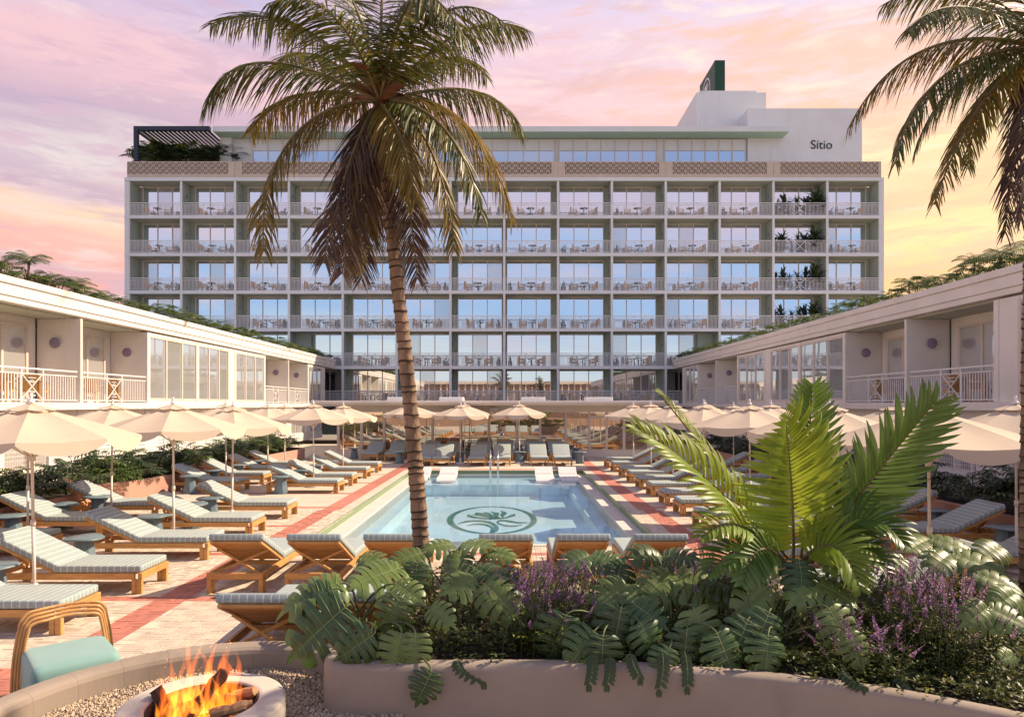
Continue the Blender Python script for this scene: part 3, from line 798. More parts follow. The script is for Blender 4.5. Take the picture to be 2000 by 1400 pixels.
for k in range(NF):
    for j in range(NB):
        if k == 0 and not (4 <= j <= 9): continue
        if k == 1 and not (3 <= j <= 10): continue
        if k == 2 and j in (0, 1, 13): continue
        x0 = HX0 + BW * j; z0 = FZ0 + FH * k + .001
        where = '%s of the hotel, %s bay from left' % (FLN[k], ORD[j])
        def put(nm, me, x, y, rz, lab, cat, grp):
            o = bpy.data.objects.new(nm, me); COL.objects.link(o); o.location = (x, y, z0); o.rotation_euler = (0, 0, rz); tag(o, lab, cat, grp); return o
        jx = ((k * 7 + j * 5) % 5 - 2) * .05
        fl = j >= 7
        f = (lambda u: x0 + BW - u) if fl else (lambda u: x0 + u)
        if j == 12 and k >= 2:
            put('potted_plant', POT[1], f(3.4 + jx), 57.75, k, 'left tall leafy potted plant, ' + where, 'potted plant', 'potted plants on the hotel balconies')
            put('potted_plant', POT[1], f(.8 + jx), 57.6, 2 * k, 'nearest-to-divider leafy potted plant, ' + where, 'potted plant', 'potted plants on the hotel balconies').scale = (1.15, 1.15, 1.2)
            put('potted_plant', POT[2], f(2.1 - jx), 57.8, j + k, 'right tall spiky potted plant, ' + where, 'potted plant', 'potted plants on the hotel balconies')
            continue
        put('balcony_chair', CH, x0 + 1.45 + jx, 57.8, R(80), 'wooden chair left of its table, ' + where, 'chair', 'wooden chairs on the hotel balconies')
        put('balcony_chair', CH, x0 + 3.05 + jx, 57.85, R(-75), 'wooden chair right of its table, ' + where, 'chair', 'wooden chairs on the hotel balconies')
        put('balcony_table', TBM, x0 + 2.25 + jx, 57.65, 0, 'round pedestal table, ' + where, 'table', 'tables on the hotel balconies')
        if (k + j * 3) % 4 != 1: put('potted_plant', POT[0], f(3.9), 57.5, j + k, 'small plant in blue pot, ' + where, 'potted plant', 'potted plants on the hotel balconies')

# ------------------------------------------------------------------ the two low wings
BE = [14.73 + 4.37 * (n - 3) for n in range(13)]                # bay edges
def wing(sgn, X0, name, label, types):
    X = lambda a: sgn * (X0 + a)
    wg = thing(name, label, 'hotel wing', (sgn * (X0 + 4), 36, 0), world=True)
    y0, y1 = 12.0 if sgn < 0 else 13.0, 56.9
    y0 = BE[0]
    def B(mb, a0, ya, z0, a1, yb, z1, mi=0, c=0): mb.box(X(a0), ya, z0, X(a1), yb, z1, mi, c)
    mb = MB(); B(mb, 0, y0, 5.93, 11, y1, 6.14, 0, .02); mb.build('roof', M['wing'], wg)
    mb = MB(); B(mb, .05, y0, 5.60, .4, y1, 5.928, 0, .01); B(mb, .09, y0, 5.42, .4, y1, 5.597, 0, .01); mb.build('fascia', M['wing'], wg)
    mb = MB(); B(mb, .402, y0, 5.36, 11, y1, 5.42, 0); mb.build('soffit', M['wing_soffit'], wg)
    mb = MB(); B(mb, .02, y0, 2.33, 11, y1, 2.57, 0, .012); mb.build('floor_slab', M['wing'], wg)
    mb = MB(); B(mb, 3.4, y0, .0, 11, y1, 2.32); B(mb, 3.4, y0, 2.571, 11, y1, 5.35); mb.build('core_wall', M['wing'], wg)
    # dividers
    pm = MB()
    for n in range(13):
        d = MB(); y = BE[n]
        w = .10 if (n > 0 and n < 12 and types[n - 1] == 'b' and types[n] == 'b') else .16
        B(d, .14, y - w, 2.572, 1.6, y + w * .2, 5.355, 0, .006); d.build('balcony_divider', M['wing'], wg)
    nbal = 0
    for n in range(12):
        ya, yb = BE[n] + .03, BE[n + 1] - .17
        ty = types[n]
        if ty == 'b':
            bw = MB(); B(bw, 1.6, ya, 2.572, 1.7, ya + .35, 5.355); B(bw, 1.6, yb - .45, 2.572, 1.7, yb, 5.355); B(bw, 1.6, ya + .35, 5.05, 1.7, yb - .45, 5.355); bw.build('rear_wall', M['wing'], wg)
            fr = MB(); fa, fb = ya + .35, yb - .45
            for i in range(4): 
                y = fa + (fb - fa) * i / 3; B(fr, 1.55, y - .05, 2.58, 1.66, y + .05, 5.0, 0, .005)
            B(fr, 1.55, fa - .05, 5.0, 1.66, fb + .05, 5.08); B(fr, 1.56, fa, 2.575, 1.65, fb, 2.65)
            wo = fr.build('sliding_door', M['trim'], wg)
            for i in range(3):
                p = MB(); B(p, 1.59, fa + (fb - fa) * i / 3 + .05, 2.65, 1.61, fa + (fb - fa) * (i + 1) / 3 - .05, 5.0); p.build('pane', M['wglass'], wo)
            # railing, balusters apart on the near bays
            rl = MB(); a = .22; zb = 2.572
            for z, t in ((zb + 1.02, .03), (zb + .86, .02), (zb + .07, .02)): B(rl, a - .02, ya, z - t, a + .02, yb, z + t * .6)
            W = yb - ya; cy = (ya + yb) / 2 - .1; wx = .48
            for y in (cy - wx, cy + wx): B(rl, a - .025, y - .025, zb, a + .025, y + .025, zb + 1.01)
            near = 3 <= n <= 5
            if near: ro = rl.build('balcony_railing', M['rail'], wg)
            bb = MB(); bl = MB()
            N = 34
            for i in range(1, N):
                y = ya + W * i / N
                if abs(y - cy) < wx + .02: continue
                if near:
                    q = MB(); B(q, a - .012, y - .014, zb + .09, a + .012, y + .014, zb + .845); q.build('baluster', M['rail'], ro)
                else: B(rl, a - .012, y - .014, zb + .09, a + .012, y + .014, zb + .845)
            lt = bl if near else rl
            zc = zb + .47; hh = .40
            for s in (-1, 1): lt.bar((X(a), cy - wx * s, zc - hh), (X(a), cy + wx * s, zc + hh), .026, .026)
            for q in (.33, .66, .95):
                for s in (-1, 1):
                    lt.bar((X(a), cy - q * wx * .5, zc + s * q * hh), (X(a), cy + q * wx * .5, zc + s * q * hh), .022, .022)
            for s in (-1, 1):
                lt.bar((X(a), cy - .16, zc + .13 * s), (X(a), cy, zc + .2 * s), .02, .02); lt.bar((X(a), cy + .16, zc + .13 * s), (X(a), cy, zc + .2 * s), .02, .02)
            if near: bl.build('lattice_panel', M['rail'], ro)
            else: rl.build('balcony_railing', M['rail'], wg)
            # woven wall light on the divider that faces the pool end
            s = MB(); s.lathe([(0, 0), (.13, .0), (.175, .03), (.16, .06), (.10, .045), (.06, .07), (0, .06)], 20); so_ = s.build('wall_light', M['sconce'], wg)
            so_.matrix_parent_inverse = Matrix.Translation(-Vector(wg['_w'])); so_.location = (X(.95), yb + .008, 4.55); so_.rotation_euler = (R(90), 0, 0)
            nbal += 1
        elif ty == 'g':
            nb = 3
            fa, fb = ya + (.0 if n % 2 else .0), yb - .75 if n % 2 == 1 else yb
            if fb < yb: pr = MB(); B(pr, .16, fb, 2.572, .5, yb, 5.355); pr.build('wall_pier', M['wing'], wg)
            pr = MB(); B(pr, .17, fa, 5.26, .5, fb, 5.355); pr.build('window_head', M['wing'], wg)
            pr = MB(); B(pr, .17, fa, 2.572, .5, fb, 2.66); pr.build('window_sill', M['wing'], wg)
            fr = MB()
            for i in range(nb + 1):
                y = fa + (fb - fa) * i / nb; B(fr, .15, y - .05, 2.66, .24, y + .05, 5.26, 0, .006)
            B(fr, .16, fa, 5.17, .24, fb, 5.26); B(fr, .16, fa, 2.661, .24, fb, 2.76)
            wo = fr.build('window', M['trim'], wg)
            for i in range(nb):
                p = MB(); B(p, .195, fa + (fb - fa) * i / nb + .05, 2.76, .21, fa + (fb - fa) * (i + 1) / nb - .05, 5.17); p.build('pane', M['wglass'], wo)
            mb = MB(); B(mb, .5, ya, 2.573, .6, yb, 5.354); mb.build('blind_wall', M['wing'], wg)
        else:
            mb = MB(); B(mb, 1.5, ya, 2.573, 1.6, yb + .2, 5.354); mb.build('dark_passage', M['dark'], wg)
            rl = MB(); a = .2
            for z, t in ((3.55, .03), (2.66, .02)): B(rl, a - .02, ya, z - t, a + .02, yb, z + t)
            for i in range(1, 30): B(rl, a - .012, ya + (yb - ya) * i / 30 - .013, 2.68, a + .012, ya + (yb - ya) * i / 30 + .013, 3.52)
            rl.build('balcony_railing', M['rail'], wg)
    # ground storey: piers with glazed bays between, tan end wall near the camera
    for n in range(12):
        ya, yb = BE[n], BE[n + 1]
        pr = MB(); B(pr, .3, ya, -.01, .75, ya + 1.0, 2.325, 0, .01); B(pr, .34, ya + 1.0, 2.0, .7, yb, 2.325); B(pr, .34, ya + 1.0, -.01, .7, yb, .5); pr.build('ground_pier', M['wing'], wg)
        fr = MB()
        for i in range(4): 
            y = ya + 1.0 + (yb - ya - 1.0) * i / 3; B(fr, .4, y - .05, .5, .6, y + .05, 2.0)
        B(fr, .41, ya + 1.0, .5, .59, yb, .56)
        wo = fr.build('ground_window', M['trim'], wg)
        for i in range(3):
            p = MB(); B(p, .48, ya + 1.05 + (yb - ya - 1.0) * i / 3, .5, .5, ya + .95 + (yb - ya - 1.0) * (i + 1) / 3, 2.0); p.build('pane', M['wglass'], wo)
    return wg
lw = wing(-1, 14.2, 'left_wing', 'sunlit two-storey cream wing along the left side of the pool deck', ['b', 'g', 'g', 'b', 'b', 'b', 'g', 'g', 'g', 'b', 'b', 'g'])
BE = [v + .12 for v in BE]
rw = wing(1, 13.1, 'right_wing', 'shaded two-storey mauve-grey wing along the right side of the pool deck', ['b', 'b', 'g', 'g', 'b', 'b', 'g', 'g', 'g', 'b', 'b', 'g'])
BE = [v - .12 for v in BE]
# furniture on the near wing balconies
def put(nm, me, loc, rz, lab, cat, grp):
    o = bpy.data.objects.new(nm, me); COL.objects.link(o); o.location = loc; o.rotation_euler = (0, 0, rz); return tag(o, lab, cat, grp)
for sgn, X0, side, nn in ((-1, 14.2, 'left', (4, 5)), (1, 13.1, 'right', (4, 5))):
    for n in nn:
        yc = (BE[n] + BE[n + 1]) / 2; w_ = ('near' if n == 4 else 'second') + ' balcony of the %s wing' % side
        put('balcony_chair', CH, (sgn * (X0 + .75), yc - .75, 2.572), R(10), 'wooden chair nearer the camera on the ' + w_, 'chair', 'wooden chairs on the wing balconies')
        put('balcony_chair', CH, (sgn * (X0 + .8), yc + .8, 2.572), R(185), 'wooden chair farther from the camera on the ' + w_, 'chair', 'wooden chairs on the wing balconies')
        put('balcony_table', TBM, (sgn * (X0 + .7), yc, 2.572), 0, 'round pedestal table between the chairs on the ' + w_, 'table', 'tables on the wing balconies')

# ------------------------------------------------------------------ glass pavilion at the far end of the pool
PVY = 33.5
pv = thing('pavilion', 'low flat-roofed glass pavilion between the far loungers and the hotel', 'pavilion', (-.8, 38, 0), world=True)
mb = MB(); mb.box(-9.1, 31.9, 2.55, 7.6, 44, 2.68, 0, .015); mb.box(-8.9, 32.05, 2.47, 7.4, 44, 2.548); mb.build('roof', M['wing'], pv)
mb = MB(); mb.box(-8.3, PVY - .05, 2.14, 6.6, 43.9, 2.469); mb.build('fascia', M['wing'], pv)
mb = MB(); mb.box(-8.3, PVY - .03, .0, 6.6, PVY + .3, .30); mb.build('plinth', M['wing'], pv)
mb = MB(); mb.box(-8.29, PVY + 5, .0, 6.59, 43.8, 2.13); mb.build('rear_wall', M['sand'], pv)
mul = [658, 706, 750, 795, 845, 900, 955, 1010, 1055, 1105, 1151, 1185, 1219, 1268]
mx = [(q - CX) / F * PVY for q in mul]; mx[0] = -8.25; mx[-1] = 6.55
fr = MB()
for i, x in enumerate(mx): fr.box(x - .06, PVY - .02, .301, x + .06, PVY + .12, 2.139)
fr.box(mx[10] + .06, PVY - .01, 1.86, mx[12] - .06, PVY + .1, 1.98); fr.box(-8.25, PVY, .301, 6.55, PVY + .1, .36)
wo = fr.build('window_wall', M['trim'], pv)
for i in range(len(mx) - 1):
    p = MB(); p.box(mx[i] + .06, PVY + .04, .36, mx[i + 1] - .06, PVY + .06, 2.139); p.build('pane', M['vglass'], wo)
mb = MB(); mb.box(-8.3, PVY + .13, .301, -8.2, PVY + 5, 2.139); mb.box(6.5, PVY + .13, .301, 6.6, PVY + 5, 2.139); mb.build('side_wall', M['wing'], pv)
mb = MB(); rbox(mb, -1.02, PVY - .18, 2.2, -.64, PVY - .05, 2.38, .03); mb.build('wall_lamp', M['resin'], pv)
for a, b in ((760, 790), (860, 906), (1018, 1064), (1142, 1194)):
    m2 = MB(); x0, x1 = (a - CX) / F * 36, (b - CX) / F * 36
    m2.box(x0, 35.4, 2.681, x1, 36.4, 2.88, 0, .02); m2.build('skylight', M['hotel_white'], pv)

# ------------------------------------------------------------------ loungers
def make_lounger():
    root = thing('sun_lounger', 'teak sun lounger with striped sage mattress', 'sun lounger')
    f = MB(); hw = .375
    for s in (-1, 1): f.box(.10, s * hw, .19, 1.94, s * (hw - .045), .275, 0, .006)
    f.build('frame', M['teak'], root)
    f = MB()
    for x in (.0, 1.985): f.box(x, -hw + .001, .19, x + .055, hw - .001, .275, 0, .006)
    f.box(.84, -hw + .046, .2, .90, hw - .046, .255, 0, .004)
    f.build('cross_rail', M['teakd'], root)
    for sx, x in ((0, .0), (1, 1.90)):
        for s in (-1, 1):
            l = MB(); ya, yb = s * hw, s * (hw - .06)
            l.box(x + .0, ya - s * .003, 0, x + .06, yb, .189, 0, .006); l.box(x + .064, ya - s * .003, 0, x + .135, yb, .189, 0, .006); l.build('leg', M['teak'], root)
    # seat slats
    f = MB()
    for i in range(9): f.box(.95 + i * .115, -hw + .05, .255, 1.03 + i * .115, hw - .05, .274, 0, .003)
    f.build('seat_slats', M['teakd'], root)
    th = R(25.5); hx, hz, L = .88, .275, .93
    BM = Matrix.Translation((hx, 0, hz)) @ Matrix.Rotation(th, 4, 'Y') @ Matrix.Rotation(math.pi, 4, 'Z')   # local +x runs up the back
    f = MB()
    for s in (-1, 1): f.box(0, s * (hw - .03), -.02, L, s * (hw - .08), .02, 0, .005, BM)
    f.box(L - .02, -hw + .081, -.019, L - .001, hw - .081, .019, 0, .004, BM)
    bf = f.build('backrest_frame', M['teak'], root)
    for i in range(8):
        q = MB(); q.box(.03 + i * .115, -hw + .082, -.012, .03 + i * .115 + .10, hw - .082, .012, 0, .004, BM); q.build('slat', M['teakd'], bf)
    for s in (-1, 1):
        q = MB(); a = BM @ Vector((.60, s * (hw - .055), -.02)); q.bar(a, (.10, s * (hw - .07), .24), .03, .035, 0, .004); q.build('strut', M['teak'], root)
    c = MB(); rbox(c, .87, -.365, .278, 2.02, .365, .372, .03, 3); c.build('seat_cushion', M['mattress'], root)
    c = MB(); rbox(c, -.01, -.365, .024, .96, .365, .115, .03, 3, 0, BM); c.build('back_cushion', M['mattress'], root)
    return root
LG = make_lounger(); first = [True]
def lounger(x, y, rz, label, group):
    o = place(LG, first[0], (x, y, 0), rz + random.uniform(-.014, .014), label, group); first[0] = False; return o
G1 = 'sun loungers in the left poolside row'; G2 = 'sun loungers in the left back row by the planter'
for i, d in enumerate((7.6, 9.24, 11.26, 13.24, 15.33, 19.85, 21.6, 23.75, 25.8)):
    lounger(-4.88 - 2.04, d + .375, 0, 'teak sun lounger in the left poolside row, %s from the fire pit' % ORD[i], G1)
for i, d in enumerate((9.3, 11.4, 13.35, 15.35, 20.1, 22.0, 24.1, 26.0)):
    lounger(-7.75 - 2.04, d + .375, 0, 'teak sun lounger in the left back row by the planter, %s from the camera' % ORD[i], G2)
for i, d in enumerate((8.4, 10.3, 12.2, 14.0, 15.75, 17.35, 19.05, 20.75, 22.4, 24.1, 26.1, 28.0)):
    lounger(3.8 + 2.04, d + .375, R(180), 'teak sun lounger in the right poolside row, %s from the camera end' % ORD[i], 'sun loungers in the right poolside row')
for i, d in enumerate((8.2, 10.2, 12.1, 14.0, 17.3, 19.2, 21.0, 23.0, 25.0)):
    lounger(6.55 + 2.04, d + .375, R(180), 'shaded sun lounger in the right back row under the wing, %s from the camera' % ORD[i], 'sun loungers in the shaded right back row')
for i, x in enumerate((-3.65, -2.62, -1.6, -.06, .96, 1.99)):
    lounger(x, 9.26, R(90), 'sun lounger seen from behind at near pool edge, %s from the left' % ORD[i], 'sun loungers along the near pool edge')
for i, (x, y) in enumerate(((-2.32, 6.32), (-1.45, 6.36))):
    lounger(x, y, R(90), ('sun lounger seen from behind just past the fire pit wall, striped back on show' if i == 0 else 'sun lounger half hidden behind monstera leaves, beside the one past the fire pit wall'), 'sun loungers by the fire pit')
for i, q in enumerate((826, 862, 932, 980, 1053, 1101)):
    lounger((q - CX) / F * 28.6, 30.6, R(-90), 'sunlit lounger facing the camera beyond the pool, %s from left in the far front row' % ORD[i], 'sun loungers in the far front row')
for i, q in enumerate((721, 766, 836, 882, 942, 987, 1046, 1090)):
    lounger((q - CX) / F * 31.0, 33.1, R(-90), 'shaded lounger against the pavilion glass, %s from left in the far back row' % ORD[i], 'sun loungers in the far back row')

# ------------------------------------------------------------------ side tables
def make_table():
    root = thing('side_table', 'blue glazed mushroom side table', 'side table')
    t = MB()
    n = 28; prof = [(0, .455), (.10, .455), (.25, .462), (.285, .475), (.285, .488), (.27, .50), (0, .50)]
    t.lathe(prof, n)
    for i, v in enumerate(t.v):
        a = math.atan2(v[1], v[0]); k = 1 + .035 * math.sin(3 * a + .6) + .02 * math.sin(5 * a); t.v[i] = (v[0] * k, v[1] * k, v[2] + (.008 * math.sin(2 * a + 1) if math.hypot(v[0], v[1]) > .2 else 0))
    t.build('table_top', M['tableblue'], root)
    p = MB(); p.lathe([(0, 0), (.185, 0), (.195, .02), (.18, .12), (.15, .3), (.125, .454), (0, .454)], 10, sm=False); p.build('pedestal', M['tableblue'], root)
    return root
TB = make_table(); tf = [True]
def table(x, y, lab, grp, rz=0.0):
    place(TB, tf[0], (x, y, 0), rz, lab, grp); tf[0] = False
for i, d in enumerate((8.75, 10.62, 12.7, 14.25, 15.1, 19.75, 21.55, 23.4, 25.1)):
    table(-6.47, d, 'blue mushroom side table in the left poolside row, %s from the fire pit' % ORD[i], 'side tables in the left poolside row', i * 1.3)
for i, d in enumerate((12.75, 14.2, 15.4, 19.8, 21.4, 23.4, 25.1)):
    table(-9.06, d, 'blue mushroom side table in the left back row by the planter, %s from the camera' % ORD[i], 'side tables in the left back row', i * 1.7)
for i, d in enumerate((11.6, 13.4, 15.2, 18.5, 20.2, 23.6, 27.2)):
    table(5.45, d, 'blue mushroom side table in the right poolside row, %s from the camera' % ORD[i], 'side tables in the right poolside row', i * 1.1)
for i, d in enumerate((11.5, 13.4, 16.4, 18.4, 22.2)):
    table(8.1, d, 'shaded mushroom side table in the right back row, %s from the camera' % ORD[i], 'side tables in the right back row', i * 1.1)
for i, q in enumerate((780, 897.5, 1015, 1133)):
    table((q - CX) / F * 29.9, 29.9, 'blue side table beside the far front loungers, %s from the left' % ORD[i], 'side tables in the far front row', i * .9)
for i, q in enumerate((692, 812, 913, 1016, 1124)):
    table((q - CX) / F * 32.4, 32.4, 'blue side table beside the far shaded loungers, %s from the left' % ORD[i], 'side tables in the far back row', i * .9)
table(-.83, 10.0, 'blue side table between the two groups of near pool edge loungers', 'side tables at the near pool edge', .4)

# ------------------------------------------------------------------ umbrellas
def make_umbrella():
    root = thing('umbrella', 'beige canvas umbrella', 'umbrella')
    r0, ze, za = 1.21, 2.07, 2.47; n = 8; a0 = math.pi / 8
    cn = MB()
    def ring(r, z, k, sub=4, sag=0.0):
        a = a0 + 2 * math.pi * k / n; b = a + 2 * math.pi / n
        p = Vector((r * math.cos(a), r * math.sin(a), z)); q = Vector((r * math.cos(b), r * math.sin(b), z))
        return [p.lerp(q, i / sub) + Vector((0, 0, -sag * math.sin(math.pi * i / sub))) for i in range(sub + 1)]
    for k in range(n):
        rows = []
        for t in (0.20, .4, .6, .8, 1.0):
            z = za + (ze - za) * (t * .93 + .07 * t * t); rows.append(ring(r0 * t, z, k, 4, .035 * math.sin(math.pi * min(1, t * .75))))
        vs = [p for r in rows for p in r]; fs = []
        for i in range(4):
            for j in range(4): fs.append([i * 5 + j, i * 5 + j + 1, (i + 1) * 5 + j + 1, (i + 1) * 5 + j])
        cn.add(vs, fs, 0, True)
    cn.build('canopy', M['canopy'], root)
    vl = MB()
    for k in range(n):
        e = ring(r0 * 1.002, ze, k, 8, .035 * math.sin(math.pi * .75)); lo = []
        for i, p in enumerate(e):
            t = i / 8; d = .155 * min(1, (math.sin(math.pi * min(max(t, .0), 1)) ** .45)) if 0 < t < 1 else .035
            lo.append(p + Vector((p.x, p.y, 0)).normalized() * .035 * min(1, d / .15) + Vector((0, 0, -d)))
        vl.strip(e, lo, 0, True)
    vl.build('valance', M['canopy'], root)
    vc = MB()
    for k in range(n):
        e = ring(r0 * .235, za - .045, k, 4, .018); vc.add([Vector((0, 0, za + .035))] + e, [[0, i + 1, i + 2] for i in range(4)], 0, True)
    vc.build('vent_cap', M['canopy'], root)
    rb = MB(); rb.bar((.03, 0, za - .06), (r0 * .985 * math.cos(0), 0, ze - .015), .018, .014); rme = rb.mesh('rib', M['pole'])
    for k in range(n):
        o = link('rib', rme, root); o.rotation_euler = (0, 0, a0 + 2 * math.pi * k / n)
    st = MB(); st.bar((.03, 0, 1.83), (r0 * .5, 0, za + (ze - za) * .5 - .03), .014, .012); sme = st.mesh('strut', M['pole'])
    for k in range(n):
        o = link('strut', sme, root); o.rotation_euler = (0, 0, a0 + 2 * math.pi * k / n)
    p = MB(); p.tube([(0, 0, .05), (0, 0, 1.0)], .021, 12); p.tube([(0, 0, 1.0), (0, 0, 2.47)], .018, 12); p.lathe([(.0, .97), (.029, .97), (.029, 1.05), (0, 1.05)], 12); p.lathe([(0, 1.78), (.04, 1.78), (.04, 1.86), (0, 1.86)], 12); p.build('pole', M['pole'], root)
    q = MB(); q.lathe([(0, 2.505), (.045, 2.505), (.05, 2.52), (.03, 2.535), (.018, 2.56), (.022, 2.60), (.012, 2.625), (0, 2.63)], 12); q.build('finial', M['resin'], root)
    b = MB(); b.lathe([(0, 0), (.26, 0), (.27, .03), (.22, .06), (.05, .075), (.04, .25), (0, .25)], 24); b.build('base', M['resin'], root)
    return root
UM = make_umbrella(); uf = [True]
def umbrella(x, y, lab, grp):
    o = place(UM, uf[0], (x, y, 0), random.uniform(-.09, .09), lab, grp, random.uniform(.985, 1.01)); uf[0] = False
    o.rotation_euler.x = random.uniform(-.012, .012); o.rotation_euler.y = random.uniform(-.012, .012)
for i, (q, d) in enumerate(((67.5, 8.83), (339.5, 12.5), (453, 15.05), (613, 21.35), (670, 25.1))):
    umbrella((q - CX) / F * d, d, 'beige canvas umbrella over the left poolside loungers, %s from the camera' % ORD[i], 'umbrellas over the left poolside row')
for i, (q, d) in enumerate(((54, 12.55), (217, 15.2), (441.7, 21.3), (523, 25.0), (556, 27.4))):
    umbrella((q - CX) / F * d, d, 'beige canvas umbrella over the left back row by the planter, %s from the camera' % ORD[i], 'umbrellas over the left back row')
for i, (q, d) in enumerate(((1817, 8.4), (1616.5, 10.95), (1466, 14.3), (1377, 17.8), (1315, 21.4), (1272, 24.9), (1237.5, 28.3))):
    umbrella((q - CX) / F * d, d, 'beige canvas umbrella over the right poolside loungers, %s from the camera' % ORD[i], 'umbrellas over the right poolside row')
for i, (q, d) in enumerate(((1986, 10.6), (1748, 13.9), (1504, 20.6), (1433, 23.9), (1379, 27.3))):
    umbrella((q - CX) / F * d, d, 'beige canvas umbrella over the shaded right back row, %s from the camera' % ORD[i], 'umbrellas over the right back row')
for i, (q, d) in enumerate(((802, 30.6), (899, 29.6), (908, 31.8), (1015, 29.9))):
    umbrella((q - CX) / F * d, d, 'beige umbrella over the loungers beyond the pool, %s from the left' % ORD[i], 'umbrellas in front of the pavilion')

# ------------------------------------------------------------------ white in-pool chaises and hand rails
def make_ledge():
    root = thing('ledge_chaise', 'white resin chaise standing in the shallow water', 'chaise')
    c = [(0, .60), (.28, .42), (.55, .24), (.75, .16), (1.0, .17), (1.2, .22), (1.4, .22), (1.55, .15)]
    pr = []
    pts = bez([(0, 0, .45), (.4, 0, .29), (.62, 0, .04), (.95, 0, .20), (1.25, 0, .30), (1.6, 0, .08)], 14)
    mb = MB(); t = .045
    top = [p for p in pts]; n = len(top)
    vs = []; w2 = .33
    for p in top: vs += [(p.x, -w2, p.z), (p.x, w2, p.z), (p.x, w2, p.z - t), (p.x, -w2, p.z - t)]
    fs = []
    for i in range(n - 1):
        a, b = i * 4, i * 4 + 4
        fs += [[a, b, b + 1, a + 1], [a + 1, b + 1, b + 2, a + 2], [a + 2, b + 2, b + 3, a + 3], [a + 3, b + 3, b, a]]
    fs += [[0, 1, 2, 3], [(n - 1) * 4 + k for k in (3, 2, 1, 0)]]
    mb.add(vs, fs, 0, False); mb.build('shell', M['resin'], root)
    q = MB(); q.box(.35, -.3, -.02, .5, .3, .26, 0, .02); q.box(1.1, -.3, -.02, 1.25, .3, .18, 0, .02); q.build('foot', M['resin'], root)
    return root
LC = make_ledge()
for i, q in enumerate((825, 877, 1062, 1108)):
    place(LC, i == 0, ((q - CX) / F * 26.0, 26.25, WZ - .10), R(-90), 'white chaise in the shallow water at far end of the pool, %s from the left' % ORD[i], 'in-pool chaises')
for i, dx in enumerate((-.06, .06)):
    h = thing('pool_hand_rail', 'chrome pool hand rail at far shelf, %s of the pair' % ('left' if i == 0 else 'right'), 'hand rail', (-.58 + dx * 2.2, 24.3, WZ - .1), group='pool hand rails', world=True)
    x = -.58 + dx * 2.2; mb = MB()
    mb.tube(bez([(x, 24.9, -.27), (x, 24.9, 1.15), (x, 24.55, 1.0), (x, 24.1, .9), (x, 23.95, .55)], 14) + [Vector((x, 23.95, -.55))], .022, 10); mb.build('tube', M['metal'], h)

# ------------------------------------------------------------------ fire pit and its curved wall
FC = Vector((-2.1, 4.6, 0)); RI, RO = 1.40, 1.62
fw = thing('fire_pit_wall', 'curved low concrete wall with rounded top around the gravel fire pit', 'wall', FC, world=True)
a0, a1, NS = R(40), R(216), 13
for i in range(NS):
    s = MB(); b0 = a0 + (a1 - a0) * i / NS + .0005; b1 = a0 + (a1 - a0) * (i + 1) / NS - .0005
    prof = [(RI, .0), (RI, .37), (RI + .012, .40), (RI + .04, .42), (RI + .075, .428), (RO - .075, .428), (RO - .04, .42), (RO - .012, .40), (RO, .37), (RO, 0)]
    m = 6; vs = []
    for k in range(m + 1):
        a = b0 + (b1 - b0) * k / m
        vs += [(FC.x + r * math.cos(a), FC.y + r * math.sin(a), z) for r, z in prof]
    n = len(prof); fs = [[k * n + j, (k + 1) * n + j, (k + 1) * n + j + 1, k * n + j + 1] for k in range(m) for j in range(n - 1)]
    fs += [list(range(n)), [m * n + j for j in range(n)][::-1]]
    s.add(vs, fs, 0, False); s.build('wall_segment', M['concrete'], fw)
gb = MB(); gb.lathe([(0, .235), (RI + .02, .235)], 48, FC.x, FC.y)
go = gb.build('gravel_bed', M['mortar'], kind='structure')
ico = [(0, 0, 1)] + [(.9 * math.cos(2 * math.pi * k / 5), .9 * math.sin(2 * math.pi * k / 5), .25) for k in range(5)] + [(.8 * math.cos(2 * math.pi * (k + .5) / 5), .8 * math.sin(2 * math.pi * (k + .5) / 5), -.5) for k in range(5)]
icf = [[0, 1 + k, 1 + (k + 1) % 5] for k in range(5)] + [[1 + k, 6 + k, 1 + (k + 1) % 5] for k in range(5)] + [[1 + (k + 1) % 5, 6 + k, 6 + (k + 1) % 5] for k in range(5)]
gm = MB(); rnd = random.Random(3)
ico = [Vector(p) for p in ico]
PC = Vector((-2.13, 4.85, 0)); PRO, PRI = .545, .36
for _ in range(17000):
    r = RI * math.sqrt(rnd.random()); a = rnd.uniform(-.25, math.pi + .25); x = FC.x + r * math.cos(a); y = FC.y + r * math.sin(a)
    if (x - PC.x) ** 2 + (y - PC.y) ** 2 < (PRO + .01) ** 2: continue
    s = rnd.uniform(.007, .013); Rm = Matrix.Rotation(rnd.uniform(0, 6.28), 3, (rnd.random(), rnd.random(), rnd.random() + .1))
    sc_ = Vector((s * rnd.uniform(.8, 1.5), s, s * rnd.uniform(.5, .9)))
    gm.add([Vector((x, y, .236 + rnd.uniform(0, .014))) + Rm @ Vector((p.x * sc_.x, p.y * sc_.y, p.z * sc_.z)) for p in ico], icf)
tag(gm.build('gravel', M['gravel']), 'loose tan gravel filling the fire pit surround', 'gravel', kind='stuff')
fp_ = thing('fire_pit', 'round cast stone fire pit ring standing in the gravel', 'fire pit', PC, world=True)
s = MB(); s.lathe([(PRO, .2), (PRO, .425), (PRO - .012, .447), (PRO - .03, .452), (PRI + .03, .452), (PRI + .012, .447), (PRI, .43), (PRI, .2)], 64, PC.x, PC.y, sm=False); s.build('stone_ring', M['firecon'], fp_)
s = MB(); s.lathe([(0, .29), (PRI + .003, .29)], 32, PC.x, PC.y); s.lathe([(PRI - .004, .28), (PRI - .004, .44), (PRI - .012, .44), (PRI - .012, .28)], 48, PC.x, PC.y); s.build('steel_bowl', M['trunkd'], fp_)
